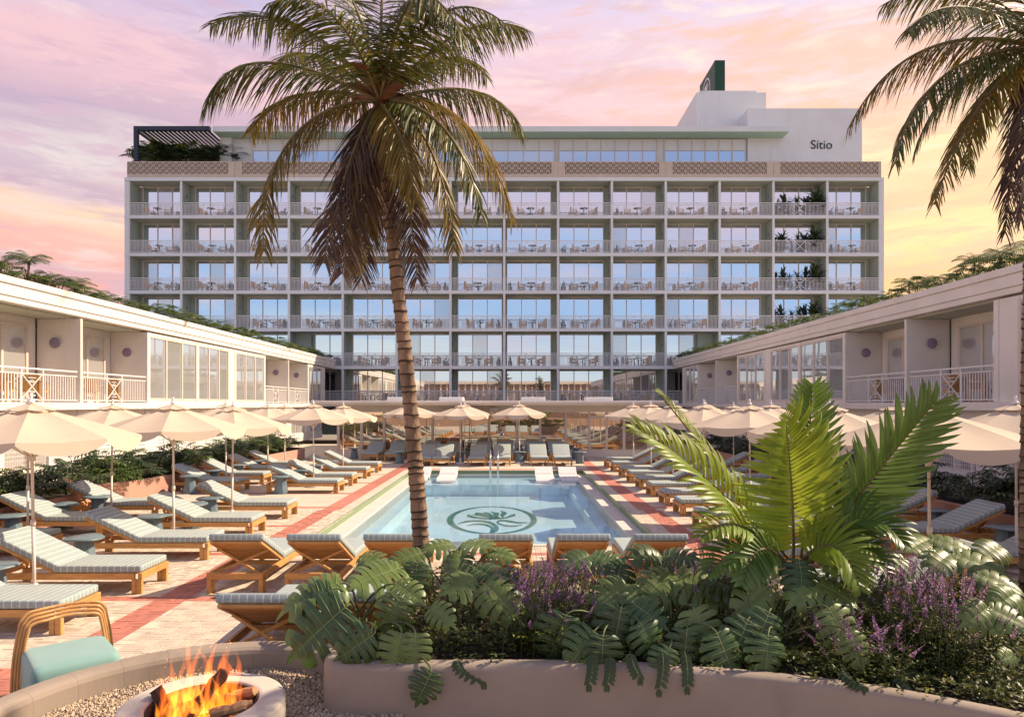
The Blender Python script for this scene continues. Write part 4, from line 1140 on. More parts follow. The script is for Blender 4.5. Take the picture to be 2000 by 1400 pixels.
LOGS = [((-.28, -.05, .36), (.02, .16, .40)), ((.02, -.10, .34), (.33, .02, .43)), ((-.30, .12, .36), (.0, -.18, .40)), ((.05, .2, .38), (.30, .16, .46)), ((-.10, -.22, .36), (.22, -.2, .38)), ((-.06, -.04, .38), (.10, .12, .62)), ((-.24, .0, .38), (-.36, .06, .52)), ((-.1, .22, .36), (.2, .06, .44)), ((-.33, -.18, .36), (-.05, -.24, .42)), ((.12, -.16, .42), (.34, -.1, .47))]
for i, (p, q) in enumerate(LOGS):
    p = Vector(p) + Vector((PC.x, PC.y, 0)); q = Vector(q) + Vector((PC.x, PC.y, 0)); mb = MB(); rr = random.Random(i)
    N = 7; r = rr.uniform(.032, .05)
    split = i in (1, 3, 9)
    mb.tube([p.lerp(q, k / N) + Vector((rr.uniform(-.008, .008), rr.uniform(-.008, .008), rr.uniform(-.008, .008))) for k in range(N + 1)], [r * rr.uniform(.82, 1.12) for k in range(N + 1)], 9, 0, True, False)
    lo = mb.build('log', M['cutwood'] if split else M['bark'])
    names = ['charred log lying at the back left of the fire', 'pale split log sticking out to the right of the flames', 'charred log crossing the left of the fire', 'pale short log at the back right of the fire', 'dark log lying at the front of the fire', 'dark log standing up steeply in the flames', 'short charred stub at the far left of the fire', 'charred log at the back behind the flames', 'dark log at the front left of the fire', 'lower pale split log at the right of the fire']
    tag(lo, names[i], 'log', 'logs in the fire pit')
fire = thing('fire', 'orange and yellow flames leaping from the logs in the fire pit', 'fire', PC, world=True)
rr = random.Random(11)
def flame(p, h, w, mat, lean):
    mb = MB(); N = 12; path = []; rad = []
    ph = rr.uniform(0, 6.28); tw = rr.uniform(.5, 1.5)
    for i in range(N + 1):
        t = i / N
        path.append(Vector(p) + Vector((lean[0] * t * t + .035 * h * 3 * t * math.sin(ph + 5 * t * tw), lean[1] * t * t + .03 * h * 2 * t * math.cos(ph + 4.3 * t * tw), h * t)))
        rad.append(max(.0015, w * (math.sin(math.pi * min(1, .18 + t * .82)) ** 1.25) * (1 - .35 * t) * (1 + .25 * math.sin(ph * 2 + 9 * t))))
    mb.tube(path, rad, 8); mb.build('flame', mat, fire)
for i in range(60):
    a = rr.uniform(0, 6.28); r = .27 * math.sqrt(rr.random()); x, y = PC.x + r * math.cos(a) - .02, PC.y + r * math.sin(a)
    h = rr.uniform(.18, .52) * (1.25 - r * 1.6)
    flame((x, y, .36), h, rr.uniform(.012, .030), M['fl1'], (rr.uniform(-.05, .05), rr.uniform(-.03, .03)))
for i in range(80):
    a = rr.uniform(0, 6.28); r = .25 * math.sqrt(rr.random()); x, y = PC.x + r * math.cos(a) - .03, PC.y + r * math.sin(a) - .03
    flame((x, y, .34), rr.uniform(.10, .30) * (1.25 - r * 1.6), rr.uniform(.010, .024), M['fl2'], (rr.uniform(-.05, .05), rr.uniform(-.02, .02)))
for i in range(16):
    a = rr.uniform(0, 6.28); r = .2 * math.sqrt(rr.random())
    flame((PC.x + r * math.cos(a) - .04, PC.y + r * math.sin(a) - .06, .34), rr.uniform(.08, .2), rr.uniform(.008, .016), M['fl3'], (rr.uniform(-.03, .03), 0))
for x, h, lx in ((-.08, .62, -.06), (.05, .56, .03), (.16, .50, .03), (.2, .44, -.02)):
    flame((PC.x + x, PC.y + rr.uniform(-.05, .05), .36), h, .028, M['fl1'], (lx, 0))

# ------------------------------------------------------------------ bent-wood chair
ca, cb = Vector((-4.07, 5.72, 0)), Vector((-3.52, 6.2, 0))
ax_ = (cb - ca).normalized(); fwd = Vector((ax_.y, -ax_.x, 0))
mid = (ca + cb) / 2
chair = thing('armchair', 'bent-wood tub chair with teal upholstered seat beside the fire pit wall', 'chair', (mid.x, mid.y, 0), world=True)
W = (cb - ca).length
for k in range(4):
    off = fwd * (.018 * k); zt = .79 - .027 * k
    e = k * .019
    pts = [ca + off + ax_ * (e + .02), ca + off + ax_ * e + Vector((0, 0, .35)), ca + off + ax_ * (e + .02) + Vector((0, 0, .56)), ca + off + ax_ * (e + .05) + Vector((0, 0, .70))]
    c1 = ca + off + ax_ * (e + .13) + Vector((0, 0, zt - .01)); 
    q = bez([ca + off + ax_ * (e + .05) + Vector((0, 0, .66)), ca + off + ax_ * (e + .055) + Vector((0, 0, zt)), ca + off + ax_ * (e + .17) + Vector((0, 0, zt))], 7)
    q2 = bez([cb + off - ax_ * (e + .17) + Vector((0, 0, zt)), cb + off - ax_ * (e + .055) + Vector((0, 0, zt)), cb + off - ax_ * (e + .05) + Vector((0, 0, .66))], 7)
    top = [q[-1].lerp(q2[0], i / 5) - fwd * .05 * math.sin(math.pi * i / 5) for i in range(1, 5)]
    path = bez([ca + off + ax_ * (e + .0), ca + off + ax_ * (e - .01) + Vector((0, 0, .4)), ca + off + ax_ * (e + .05) + Vector((0, 0, .66))], 8)[:-1] + q + top + q2 + bez([cb + off - ax_ * (e + .05) + Vector((0, 0, .66)), cb + off - ax_ * (e - .01) + Vector((0, 0, .4)), cb + off - ax_ * (e + .0)], 8)[1:]
    mb = MB(); mb.tube(path, .013, 10); mb.build('bent_rail', M['oak'], chair)
sm_ = Matrix(((ax_.x, fwd.x, 0, mid.x), (ax_.y, fwd.y, 0, mid.y), (0, 0, 1, 0), (0, 0, 0, 1)))
mb = MB(); rbox(mb, -W / 2 + .055, -.02, .10, W / 2 - .055, .62, .50, .085, 6, 0, sm_); mb.build('seat', M['seatblue'], chair)
mb = MB()
for sx in (-1, 1):
    for yy in (.08, .5): mb.box(sx * (W / 2 - .16) - .02, yy, 0, sx * (W / 2 - .16) + .02, yy + .04, .12, 0, .004, sm_)
mb.build('foot', M['oak'], chair)

# ------------------------------------------------------------------ big foreground planter
def chaikin(p, it=3):
    for _ in range(it):
        q = []
        for i in range(len(p)):
            a, b = Vector(p[i]), Vector(p[(i + 1) % len(p)])
            q += [a.lerp(b, .25), a.lerp(b, .75)]
        p = q
    return p
foot = chaikin([(-1.42, 5.25), (-1.25, 5.10), (-.3, 5.13), (.6, 5.12), (1.15, 5.05), (2.1, 4.82), (2.9, 4.42), (3.8, 3.7), (5.2, 2.2), (6.4, 1.6), (7.2, 3), (6.8, 5.6), (5.2, 6.9), (2.5, 7.25), (0, 7.3), (-.9, 7.35), (-1.04, 7.0), (-1.03, 6.4), (-1.28, 5.9), (-1.44, 5.55)], 2)
def offset(poly, d):
    out = []; n = len(poly)
    for i in range(n):
        t = (poly[(i + 1) % n] - poly[i - 1]).normalized(); out.append(poly[i] + Vector((-t.y, t.x)) * d)
    return out
area = sum(foot[i].x * foot[(i + 1) % len(foot)].y - foot[(i + 1) % len(foot)].x * foot[i].y for i in range(len(foot)))
if area < 0: foot = foot[::-1]
PH = .60
pl = thing('planter', 'long curving concrete planter with rounded rim in the foreground', 'planter', (1, 6, 0), world=True)
mb = MB(); n = len(foot)
rings = [(0.0, -.02), (0, PH - .06), (.012, PH - .025), (.035, PH - .006), (.07, PH), (.12, PH - .003), (.15, PH - .02), (.165, PH - .05), (.165, PH - .2)]
vs = []
for d, z in rings: vs += [(p.x, p.y, z) for p in offset(foot, d)]
mb.add(vs, [[r * n + i, r * n + (i + 1) % n, (r + 1) * n + (i + 1) % n, (r + 1) * n + i] for r in range(len(rings) - 1) for i in range(n)], 0, True)
mb.build('planter_wall', M['concrete'], pl)
mb = MB(); ins = offset(foot, .16); mb.add([(p.x, p.y, PH - .07) for p in ins], [list(range(n))]); mb.build('soil', M['soil'], pl)
def inside(x, y, poly):
    c = False; n = len(poly); j = n - 1
    for i in range(n):
        if (poly[i].y > y) != (poly[j].y > y) and x < (poly[j].x - poly[i].x) * (y - poly[i].y) / (poly[j].y - poly[i].y) + poly[i].x: c = not c
        j = i
    return c
inner = offset(foot, .19)
# ground cover: a mass of small leaves
gc = MB(); rnd = random.Random(21)
def gc_h(x, y):
    v = mnoise.noise(Vector((x * 1.4, y * 1.4, 3)))
    return .09 + .15 * max(0, v + .35) + .10 * min(1, max(0, (y - 5.0) / 1.0)) + .12 * min(1, max(0, (y - 6.0) / .9))
def small_leaf(mb, p, d, L, w, mi=0):
    d = Vector(d).normalized(); s = d.cross(Vector((rnd.uniform(-.4, .4), rnd.uniform(-.4, .4), 1))).normalized() * w
    m1 = p + d * L * .45
    mb.add([p, m1 + s, p + d * L, m1 - s], [[0, 1, 2, 3]], mi, False)
cnt = 0
while cnt < 52000:
    x, y = rnd.uniform(-1.4, 5.4), rnd.uniform(3.0, 8.2)
    if not inside(x, y, inner) or (abs(x) / y > .78): continue
    if y > 6.6 and rnd.random() < .2: continue
    h = gc_h(x, y); z = PH - .06 + h * (rnd.random() ** .45)
    a = rnd.uniform(0, 6.28); e = rnd.uniform(-.3, 1.0)
    sprig = rnd.randint(2, 4)
    for q in range(sprig):
        aa = a + q * 1.7
        small_leaf(gc, Vector((x, y, z)), (math.cos(aa) * math.cos(e), math.sin(aa) * math.cos(e), math.sin(e)), rnd.uniform(.022, .05), rnd.uniform(.006, .013)); cnt += 1
# spilling over the rim
for i in range(1500):
    k = rnd.randrange(n); p = foot[k]
    if p.y > 5.6 or p.x < -1.35 or abs(p.x) / max(p.y, .1) > .8: continue
    if mnoise.noise(Vector((p.x * 2.3, p.y * 2.3, 8))) < -.05: continue
    q = offset(foot, rnd.uniform(.02, .2))[k] if i % 25 == 0 else p + (Vector((1, 6)) - p).normalized() * rnd.uniform(.05, .22)
    a = rnd.uniform(0, 6.28)
    small_leaf(gc, Vector((q.x, q.y, PH + rnd.uniform(.0, .06))), (math.cos(a), math.sin(a) - .4, rnd.uniform(-.2, .6)), rnd.uniform(.025, .05), rnd.uniform(.007, .014))
tag(gc.build('ground_cover', M['cover']), 'mass of small dark ground cover leaves filling the foreground planter', 'ground cover', kind='stuff')

# lilac flower shrubs
def flower_shrub(x, y, w, h, n, label, seed):
    r = random.Random(seed); z0 = PH - .07
    t = thing('flower_shrub', label, 'flower shrub', (x, y, z0), group='purple flower shrubs in the planter', world=True)
    sm = MB(); lf = MB()
    for i in range(int(n * 1.6)):
        bx, by = x + r.gauss(0, w * .32), y + r.gauss(0, .22)
        if not inside(bx, by, inner): continue
        tip = Vector((bx + r.uniform(-.16, .16), by + r.uniform(-.16, .08), z0 + h * r.uniform(.6, 1.12)))
        pts = bez([(bx, by, z0), (bx, by, z0 + h * .5), tip], 5); sm.tube(pts, .0028, 4, cap=False)
        d = (tip - Vector((bx, by, z0 + h * .4))).normalized(); L = r.uniform(.09, .19)
        fl = MB()
        for k in range(34):
            t_ = k / 34; q = tip + d * L * (t_ - .45); a = r.uniform(0, 6.28); rad = .020 * (1 - t_) + .004
            o = Vector((math.cos(a), math.sin(a), r.uniform(.0, .6)))
            s = d.cross(o).normalized() * rad * .42; e = q + o.normalized() * rad
            fl.add([q, q + o * rad * .6 + s, e, q + o * rad * .6 - s], [[0, 1, 2, 3]])
        fl.build('flower_spike', M['lilac'], t)
        for k in range(20):
            q = pts[0].lerp(pts[2], r.random()) + Vector((r.uniform(-.05, .05), r.uniform(-.05, .05), r.uniform(-.05, .12))); a = r.uniform(0, 6.28)
            dd = Vector((math.cos(a), math.sin(a), r.uniform(-.2, .8))).normalized(); L2 = r.uniform(.03, .065); s = dd.cross(Vector((0, 0, 1))).normalized() * .009
            lf.add([q, q + dd * L2 * .5 + s, q + dd * L2, q + dd * L2 * .5 - s], [[0, 1, 2, 3]])
    sm.build('stems', M['stem'], t); lf.build('foliage', M['cover'], t)
def PX(px, Y): return (px - CX) / F * Y
for a in ((PX(1035, 5.75), 5.75, .34, .62, 34, 'purple flower shrub between the left monstera and the centre monstera', 1), (PX(1110, 5.9), 5.9, .34, .62, 34, 'purple flower shrub just left of the centre monstera leaves', 2),
          (PX(1075, 5.5), 5.5, .3, .42, 16, 'low purple flower shrub in front of the left flower shrubs', 3), (PX(1385, 6.1), 6.1, .34, .70, 36, 'purple flower shrub behind the centre monstera, left of the feather palm', 4), (PX(1290, 6.5), 6.5, .4, .5, 14, 'small purple flower shrub behind the centre monstera leaves', 5),
          (PX(1640, 5.05), 5.05, .22, .36, 14, 'low purple flower shrub at the planter rim, right of the centre monstera', 6), (PX(1715, 5.0), 5.0, .24, .40, 16, 'low purple flower shrub at the rim, in front of the big right flower shrub', 7),
          (PX(1780, 5.5), 5.5, .42, .66, 46, 'largest purple flower shrub, right of the feather palm', 8), (PX(1850, 5.3), 5.3, .4, .60, 40, 'purple flower shrub left of the right-hand palm trunk', 9), (PX(1745, 5.8), 5.8, .3, .6, 22, 'purple flower shrub directly behind the largest one', 10)):
    flower_shrub(*a)

# ------------------------------------------------------------------ monstera
def monstera_mesh(seed, mat, droop=.35, fold=.12):
    """split leaf: lobes fan from the midrib, fused near it, slit towards the margin"""
    r = random.Random(seed); mb = MB(); nl = 6; c = Vector((0, .36))
    zf = lambda x, y: fold * abs(x) - (.35 + droop) * x * x * .75 - droop * max(0, y - .1) ** 2 * .55
    E = lambda ph: c + Vector((math.sin(R(ph)), math.cos(R(ph)))) * float(np.interp(ph, [0, 20, 45, 75, 105, 135, 158, 172], [.66, .56, .50, .49, .50, .50, .46, .34]))
    phs = [177, 150, 124, 99, 74, 48, 15]; ms = [0.0, .04, .14, .28, .44, .60, .82]
    for s in (-1, 1):
        cut = r.uniform(.14, .26)
        for i in range(nl):
            k0, k1 = phs[i] + r.uniform(-2, 2), phs[i + 1] + r.uniform(-2, 2)
            e0, e1 = E(k0) * 1, E(k1) * 1; em = E((k0 + k1) / 2) * 1.0
            ext = r.uniform(.9, 1.07); m0, m1 = Vector((0, ms[i])), Vector((0, ms[i + 1]))
            n = 8; Ls, Ms_, Rs = [], [], []
            for k in range(n + 1):
                u = k / n
                def cv(m, e):
                    q = m.lerp(e, .5) + Vector((.05, -.035)) * (1 if i > 0 else .3)      # ribs leave the midrib and sweep to the tip
                    return (1 - u) ** 2 * m + 2 * u * (1 - u) * q + u * u * (m + (e - m) * ext)
                p0, p1 = cv(m0, e0), cv(m1, e1); pm = (p0 + p1) / 2
                gap = 0 if u < cut else (.36 if i else .25) * ((u - cut) / (1 - cut)) ** .45
                end = 1 if u < .9 else 1 - .5 * ((u - .9) / .1)
                p0 = pm + (p0 - pm) * (1 - gap) * end; p1 = pm + (p1 - pm) * (1 - gap) * end
                dip = -.10 * u ** 2.4 * r.uniform(.9, 1.1) * (.5 + droop)
                for arr, q, dz in ((Ls, p0, -.012 * u), (Ms_, pm, .006), (Rs, p1, -.012 * u)): arr.append(Vector((q.x * s, q.y, zf(q.x, q.y) + dip + dz)))
            mb.add(Ls + Ms_ + Rs, [[k, k + 1, n + 2 + k, n + 1 + k] for k in range(n)] + [[n + 1 + k, n + 2 + k, 2 * n + 3 + k, 2 * n + 2 + k] for k in range(n)], 0, True)
            mb.tube([q + Vector((0, 0, .002)) for q in Ms_[:-1]], [.005 * (1 - .8 * k / n) for k in range(n)], 4, 1, False)
    T = list(np.linspace(.80, 1.03, 6)); A = [Vector((.075 * (1 - i / 5) ** .7, t, zf(.02, t) - .10 * (i / 5) ** 2 * (.5 + droop))) for i, t in enumerate(T)]
    mb.strip(A, [Vector((-v.x, v.y, v.z)) for v in A], 0)
    mb.tube([Vector((0, t, zf(0, t) + .003)) for t in np.linspace(-.02, .95, 9)], [.011 * (1 - .75 * i / 8) for i in range(9)], 6, 1, False)
    return mb.mesh('leaf', [mat, M['vein']])
ML = [monstera_mesh(s, M['monstera'], d, f) for s, d, f in ((1, .35, .25), (2, .6, .3), (3, .2, .15))]
MD = [monstera_mesh(s, M['monstera_shaded'], d, f) for s, d, f in ((4, .35, .25), (5, .6, .3), (6, .25, .15))]
def yd(by): return float(np.interp(by, [1040, 1100, 1145, 1180, 1240, 1310, 1330], [6.8, 6.2, 5.75, 5.5, 5.2, 5.0, 4.98]))
class Mon:
    def __init__(s, label, px, Y):
        s.root = Vector((PX(px, Y), Y, PH - .07)); s.t = thing('monstera', label, 'monstera', s.root, group='monstera plants in the foreground planter', world=True); s.k = 0
    def leaf(s, bx, by, ang, p, Lpx, dark=0, up=.8, Y=None, roll=0.0, stem=True):
        s.k += 1
        Y = Y or yd(by) - (max(0, bx - 1350) * .0008 if by > 1120 else 0); b = P(bx, by, Y); L = Lpx * (1.0 if 1000 < bx else .92) / F * Y
        a = R(ang); c = math.sqrt(max(0, 1 - p * p)); d = Vector((math.cos(a) * c, -p, -math.sin(a) * c)).normalized()
        nrm = Vector((.12 + roll, -math.sqrt(max(.0, 1 - up * up)), up)); nrm = (nrm - d * nrm.dot(d)).normalized(); x = d.cross(nrm)
        Mx = Matrix(((x.x * L, d.x * L, nrm.x * L, b.x), (x.y * L, d.y * L, nrm.y * L, b.y), (x.z * L, d.z * L, nrm.z * L, b.z), (0, 0, 0, 1)))
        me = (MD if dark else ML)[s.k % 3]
        o = link('leaf', me, s.t); o.matrix_basis = Mx
        if stem:
            mb = MB(); r0 = s.root + Vector((random.uniform(-.12, .12), random.uniform(-.12, .12), 0))
            mb.tube(bez([r0, r0.lerp(b, .4) + Vector((0, 0, .22)), b - d * .10 + Vector((0, 0, -.02)), b + d * .01], 9), [.011, .010, .010, .009, .009, .008, .008, .007, .006], 6, 0, False); mb.build('petiole', M['stem'], s.t)
m = Mon('monstera at the left end of the planter, beside the fire pit wall', 700, 5.9)
for a in ((668, 1137, 168, .45, 140, 0, .88), (785, 1108, 170, .6, 135, 0, .9), (676, 1184, 140, .25, 165, 1, .5), (783, 1165, 118, .35, 95, 0, .35), (784, 1236, 105, .3, 95, 0, .25), (812, 1236, 92, .35, 85, 0, .25), (728, 1240, 150, .3, 95, 1, .3), (706, 1084, 10, .5, 70, 0, .8), (772, 1140, 20, .5, 80, 0, .7),
           (840, 1186, 25, .5, 70, 0, .5), (843, 1310, 115, .3, 80, 1, .3, 5.06), (650, 1150, 150, .3, 95, 1, .6)): m.leaf(*a)
m = Mon('tall monstera beside the coconut trunk, leaves held over the near pool edge', 880, 6.3)
for a in ((885, 1064, 190, .55, 75, 0, .9), (905, 1060, -5, .6, 85, 0, .9), (826, 1080, 172, .55, 85, 0, .85), (952, 1080, -8, .5, 70, 0, .85), (815, 1098, 95, .3, 75, 1, .3), (900, 1075, 90, .75, 75, 0, .9), (925, 1110, 10, .6, 90, 1, .8), ): m.leaf(*a)
m = Mon('monstera left of the purple flowers with one broad pale leaf', 935, 5.9)
for a in ((945, 1140, 35, .5, 115, 0, .55), (930, 1132, 170, .6, 90, 0, .8), (965, 1120, 5, .6, 80, 1, .8)): m.leaf(*a)
m = Mon('monstera in the centre of the planter, leaves fanned to the left', 1200, 5.75)
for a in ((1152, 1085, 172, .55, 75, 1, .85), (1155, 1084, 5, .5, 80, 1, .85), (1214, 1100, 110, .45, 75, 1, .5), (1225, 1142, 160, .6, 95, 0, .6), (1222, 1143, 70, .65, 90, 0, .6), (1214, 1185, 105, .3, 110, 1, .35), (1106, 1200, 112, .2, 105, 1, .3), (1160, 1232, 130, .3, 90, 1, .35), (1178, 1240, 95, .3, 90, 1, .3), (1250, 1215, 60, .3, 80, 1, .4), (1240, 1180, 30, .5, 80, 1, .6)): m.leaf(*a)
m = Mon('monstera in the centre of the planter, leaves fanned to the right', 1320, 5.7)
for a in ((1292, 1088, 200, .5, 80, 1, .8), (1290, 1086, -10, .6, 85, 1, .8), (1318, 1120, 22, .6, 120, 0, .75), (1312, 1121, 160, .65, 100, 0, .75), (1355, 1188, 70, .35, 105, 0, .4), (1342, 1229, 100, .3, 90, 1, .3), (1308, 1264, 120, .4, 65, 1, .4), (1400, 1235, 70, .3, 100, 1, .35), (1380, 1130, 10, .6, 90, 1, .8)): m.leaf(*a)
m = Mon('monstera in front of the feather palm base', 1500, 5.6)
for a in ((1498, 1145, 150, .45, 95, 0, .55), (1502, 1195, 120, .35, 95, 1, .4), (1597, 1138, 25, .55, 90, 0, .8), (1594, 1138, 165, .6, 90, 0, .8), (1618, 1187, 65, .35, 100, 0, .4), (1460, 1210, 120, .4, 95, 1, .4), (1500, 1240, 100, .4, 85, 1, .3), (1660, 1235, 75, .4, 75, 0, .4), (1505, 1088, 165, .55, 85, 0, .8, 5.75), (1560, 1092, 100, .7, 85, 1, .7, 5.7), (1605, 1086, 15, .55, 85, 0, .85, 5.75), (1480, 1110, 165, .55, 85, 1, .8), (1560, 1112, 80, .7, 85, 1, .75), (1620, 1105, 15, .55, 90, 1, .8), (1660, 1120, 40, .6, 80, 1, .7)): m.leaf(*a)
m = Mon('pale sunlit monstera right of the feather palm', 1840, 5.9)
for a in ((1812, 1052, 5, .55, 95, 0, .9), (1816, 1052, 172, .55, 90, 0, .9), (1860, 1082, 15, .6, 105, 0, .85), (1856, 1082, 170, .6, 85, 0, .85), (1768, 1090, 160, .5, 80, 0, .7), (1955, 1066, 170, .5, 80, 0, .8), (1900, 1120, 10, .6, 95, 0, .85), ): m.leaf(*a)
m = Mon('monstera at the right edge of the planter beside the right-hand palm trunk', 1945, 5.3)
for a in ((1930, 1186, 165, .5, 80, 0, .6), (1930, 1186, 25, .55, 75, 0, .65), (1928, 1190, 80, .6, 55, 0, .5), (1985, 1158, 170, .5, 80, 0, .7), (1982, 1278, 175, .4, 45, 0, .6, 4.75), ): m.leaf(*a)
# small compound vines hanging over the rim
for i, (bx, by, tx, ty) in enumerate(((1160, 1300, 1150, 1335), (1195, 1305, 1185, 1335), (1235, 1298, 1250, 1322), (1300, 1300, 1287, 1345), (1345, 1300, 1342, 1340), (890, 1312, 945, 1330), (1770, 1345, 1790, 1362), (1660, 1335, 1690, 1340))):
    wl = ['leftmost', 'second', 'third', 'fourth', 'fifth']
    lab = 'vine sprig hanging over the planter rim under the centre monstera, %s of five' % wl[i] if i < 5 else ['vine sprig on the rim right of the drooping monstera leaf', 'vine sprig on the right part of the rim', 'vine sprig on the rim below the low purple flowers'][i - 5]
    Yv = 5.0 if bx < 1500 else 4.72
    t = thing('vine', lab, 'vine', P(bx, by, Yv), group='vine sprigs on the planter rim', world=True); mb = MB(); a, b = P(bx, by, Yv), P(tx, ty, Yv - .02)
    pts = bez([a + Vector((0, .12, .06)), a, b], 8); mb.tube(pts, .003, 5, 0, False); mb.build('stem', M['stem'], t)
    for k in range(1, 8):
        for s in (-1, 1):
            q = MB(); d = Vector((s * .9, -.25, -.45)).normalized() if k < 7 else Vector((s * .3, -.2, -1)); leaf_blade(q, pts[k], d, .06, .034, .5, 0, 4, Vector((0, -1, .4))); q.build('leaf', M['bushd'], t)

# ------------------------------------------------------------------ feather palm (five great fronds)
fpm = thing('feather_palm', 'young feather palm with five big arching fronds in the planter', 'palm', P(1550, 1105, 6.1), world=True)
def leaflet_mesh(mat, droop):
    mb = MB(); n = 7; A, Bq, C = [], [], []
    p = Vector((0, 0, 0)); e = .30
    for i in range(n + 1):
        t = i / n; w = .046 * float(np.interp(t, [0, .08, .3, .6, .85, 1], [.35, .7, 1, .95, .55, .04]))
        A.append(p + Vector((0, w, .004))); C.append(p + Vector((0, 0, -.004))); Bq.append(p + Vector((0, -w, .004)))
        p = p + Vector((math.cos(e), 0, math.sin(e))) / n; e -= droop / n * (.5 + t)
    mb.strip(A, C, 0); mb.strip(C, Bq, 0)
    return mb.mesh('leaflet', mat)
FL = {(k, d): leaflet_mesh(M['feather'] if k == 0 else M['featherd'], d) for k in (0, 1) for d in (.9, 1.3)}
def feather(pts, n, Lmax, dark, nrm, aw=62, t0=.12, prof=None, joined=False, flat=.0):
    ctrl = pts; N = 40; cs = bez(ctrl, N)
    mb = MB(); mb.tube(cs, [.014 * (1 - .8 * i / (N - 1)) + .002 for i in range(N)], 7)
    fo = mb.build('frond', M['rachis'], fpm)
    rr = random.Random(n); jm = MB()
    for i in range(n):
        t = t0 + (1 - t0) * (i + .5) / n; k = min(int(t * (N - 1)), N - 2); p = cs[k].lerp(cs[k + 1], t * (N - 1) - k); tg = (cs[k + 1] - cs[k]).normalized()
        nn = Vector(nrm); nn = (nn - tg * nn.dot(tg)).normalized(); sd = tg.cross(nn)
        u = (t - t0) / (1 - t0)
        L = Lmax * float(np.interp(u, [0, .15, .4, .7, .9, 1], prof or [.55, .85, 1, .8, .45, .25])) * rr.uniform(.93, 1.05)
        for s in (-1, 1):
            ang = R(aw - 26 * u ** 1.5 + rr.uniform(-4, 4))
            d = (tg * math.cos(ang) + sd * s * math.sin(ang) + nn * (.10 + flat)).normalized()
            z = (nn - d * nn.dot(d)).normalized(); y = z.cross(d)
            wv = .42 + .25 * L
            Mx = Matrix(((d.x * L, y.x * wv, z.x * L, p.x), (d.y * L, y.y * wv, z.y * L, p.y), (d.z * L, y.z * wv, z.z * L, p.z), (0, 0, 0, 1)))
            me = FL[(dark, .9 if (i + s) % 3 else 1.3)]
            if joined: jm.add([Mx @ v.co for v in me.vertices], [list(p_.vertices) for p_ in me.polygons], 0, True)
            else: o = link('leaflet', me, fo); o.matrix_basis = Mx
    if joined: jm.build('leaflets', M['featherd'] if dark else M['feather'], fo, 'stuff')
FY = 6.1
feather([P(1550, 1110, FY), P(1552, 980, FY - .1), P(1540, 880, FY - .1), P(1532, 806, FY - .35)], 36, .64, 0, (.12, -.75, .65), 74, .10, [.62, .95, 1, .78, .42, .22])
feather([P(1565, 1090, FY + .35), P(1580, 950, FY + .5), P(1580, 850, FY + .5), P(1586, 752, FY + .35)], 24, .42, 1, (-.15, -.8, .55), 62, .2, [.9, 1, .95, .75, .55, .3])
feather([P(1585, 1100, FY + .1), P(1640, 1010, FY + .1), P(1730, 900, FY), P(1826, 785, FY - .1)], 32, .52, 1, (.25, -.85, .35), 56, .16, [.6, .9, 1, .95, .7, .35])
feather([P(1535, 1105, FY - .05), P(1450, 1000, FY - .1), P(1370, 910, FY - .1), P(1240, 838, FY - .2)], 27, .46, 0, (-.1, -.6, .8), 50, .14, [.6, .9, 1, .8, .6, .35])
feather([P(1540, 1090, FY + .2), P(1420, 960, FY + .3), P(1370, 860, FY + .3), P(1288, 772, FY + .3)], 20, .32, 0, (.55, -.35, .7), 38, .2, [.6, 1, 1, .8, .6, .3])
# short lower fronds hugging the base
feather([P(1545, 1110, FY - .1), P(1480, 1050, FY - .2), P(1430, 1060, FY - .35), P(1385, 1120, FY - .5)], 18, .36, 1, (-.2, -.5, .85), 60, .15, None, True)
feather([P(1560, 1110, FY - .1), P(1630, 1050, FY - .2), P(1700, 1060, FY - .3), P(1735, 1130, FY - .4)], 18, .40, 1, (.2, -.5, .85), 60, .15, None, True)
feather([P(1545, 1110, FY), P(1470, 1020, FY - .2), P(1420, 1000, FY - .3), P(1370, 1050, FY - .5)], 18, .36, 0, (-.2, -.6, .8), 60, .15, None, True)
feather([P(1560, 1110, FY), P(1640, 1000, FY), P(1710, 990, FY - .2), P(1760, 1060, FY - .4)], 20, .42, 1, (.2, -.6, .8), 60, .15, None, True)
feather([P(1556, 1110, FY - .2), P(1600, 1040, FY - .4), P(1650, 1050, FY - .5), P(1680, 1150, FY - .6)], 18, .38, 0, (.1, -.7, .7), 62, .15, None, True)
feather([P(1540, 1110, FY - .2), P(1500, 1050, FY - .4), P(1470, 1060, FY - .5), P(1450, 1140, FY - .6)], 16, .34, 1, (-.1, -.7, .7), 62, .15, None, True)

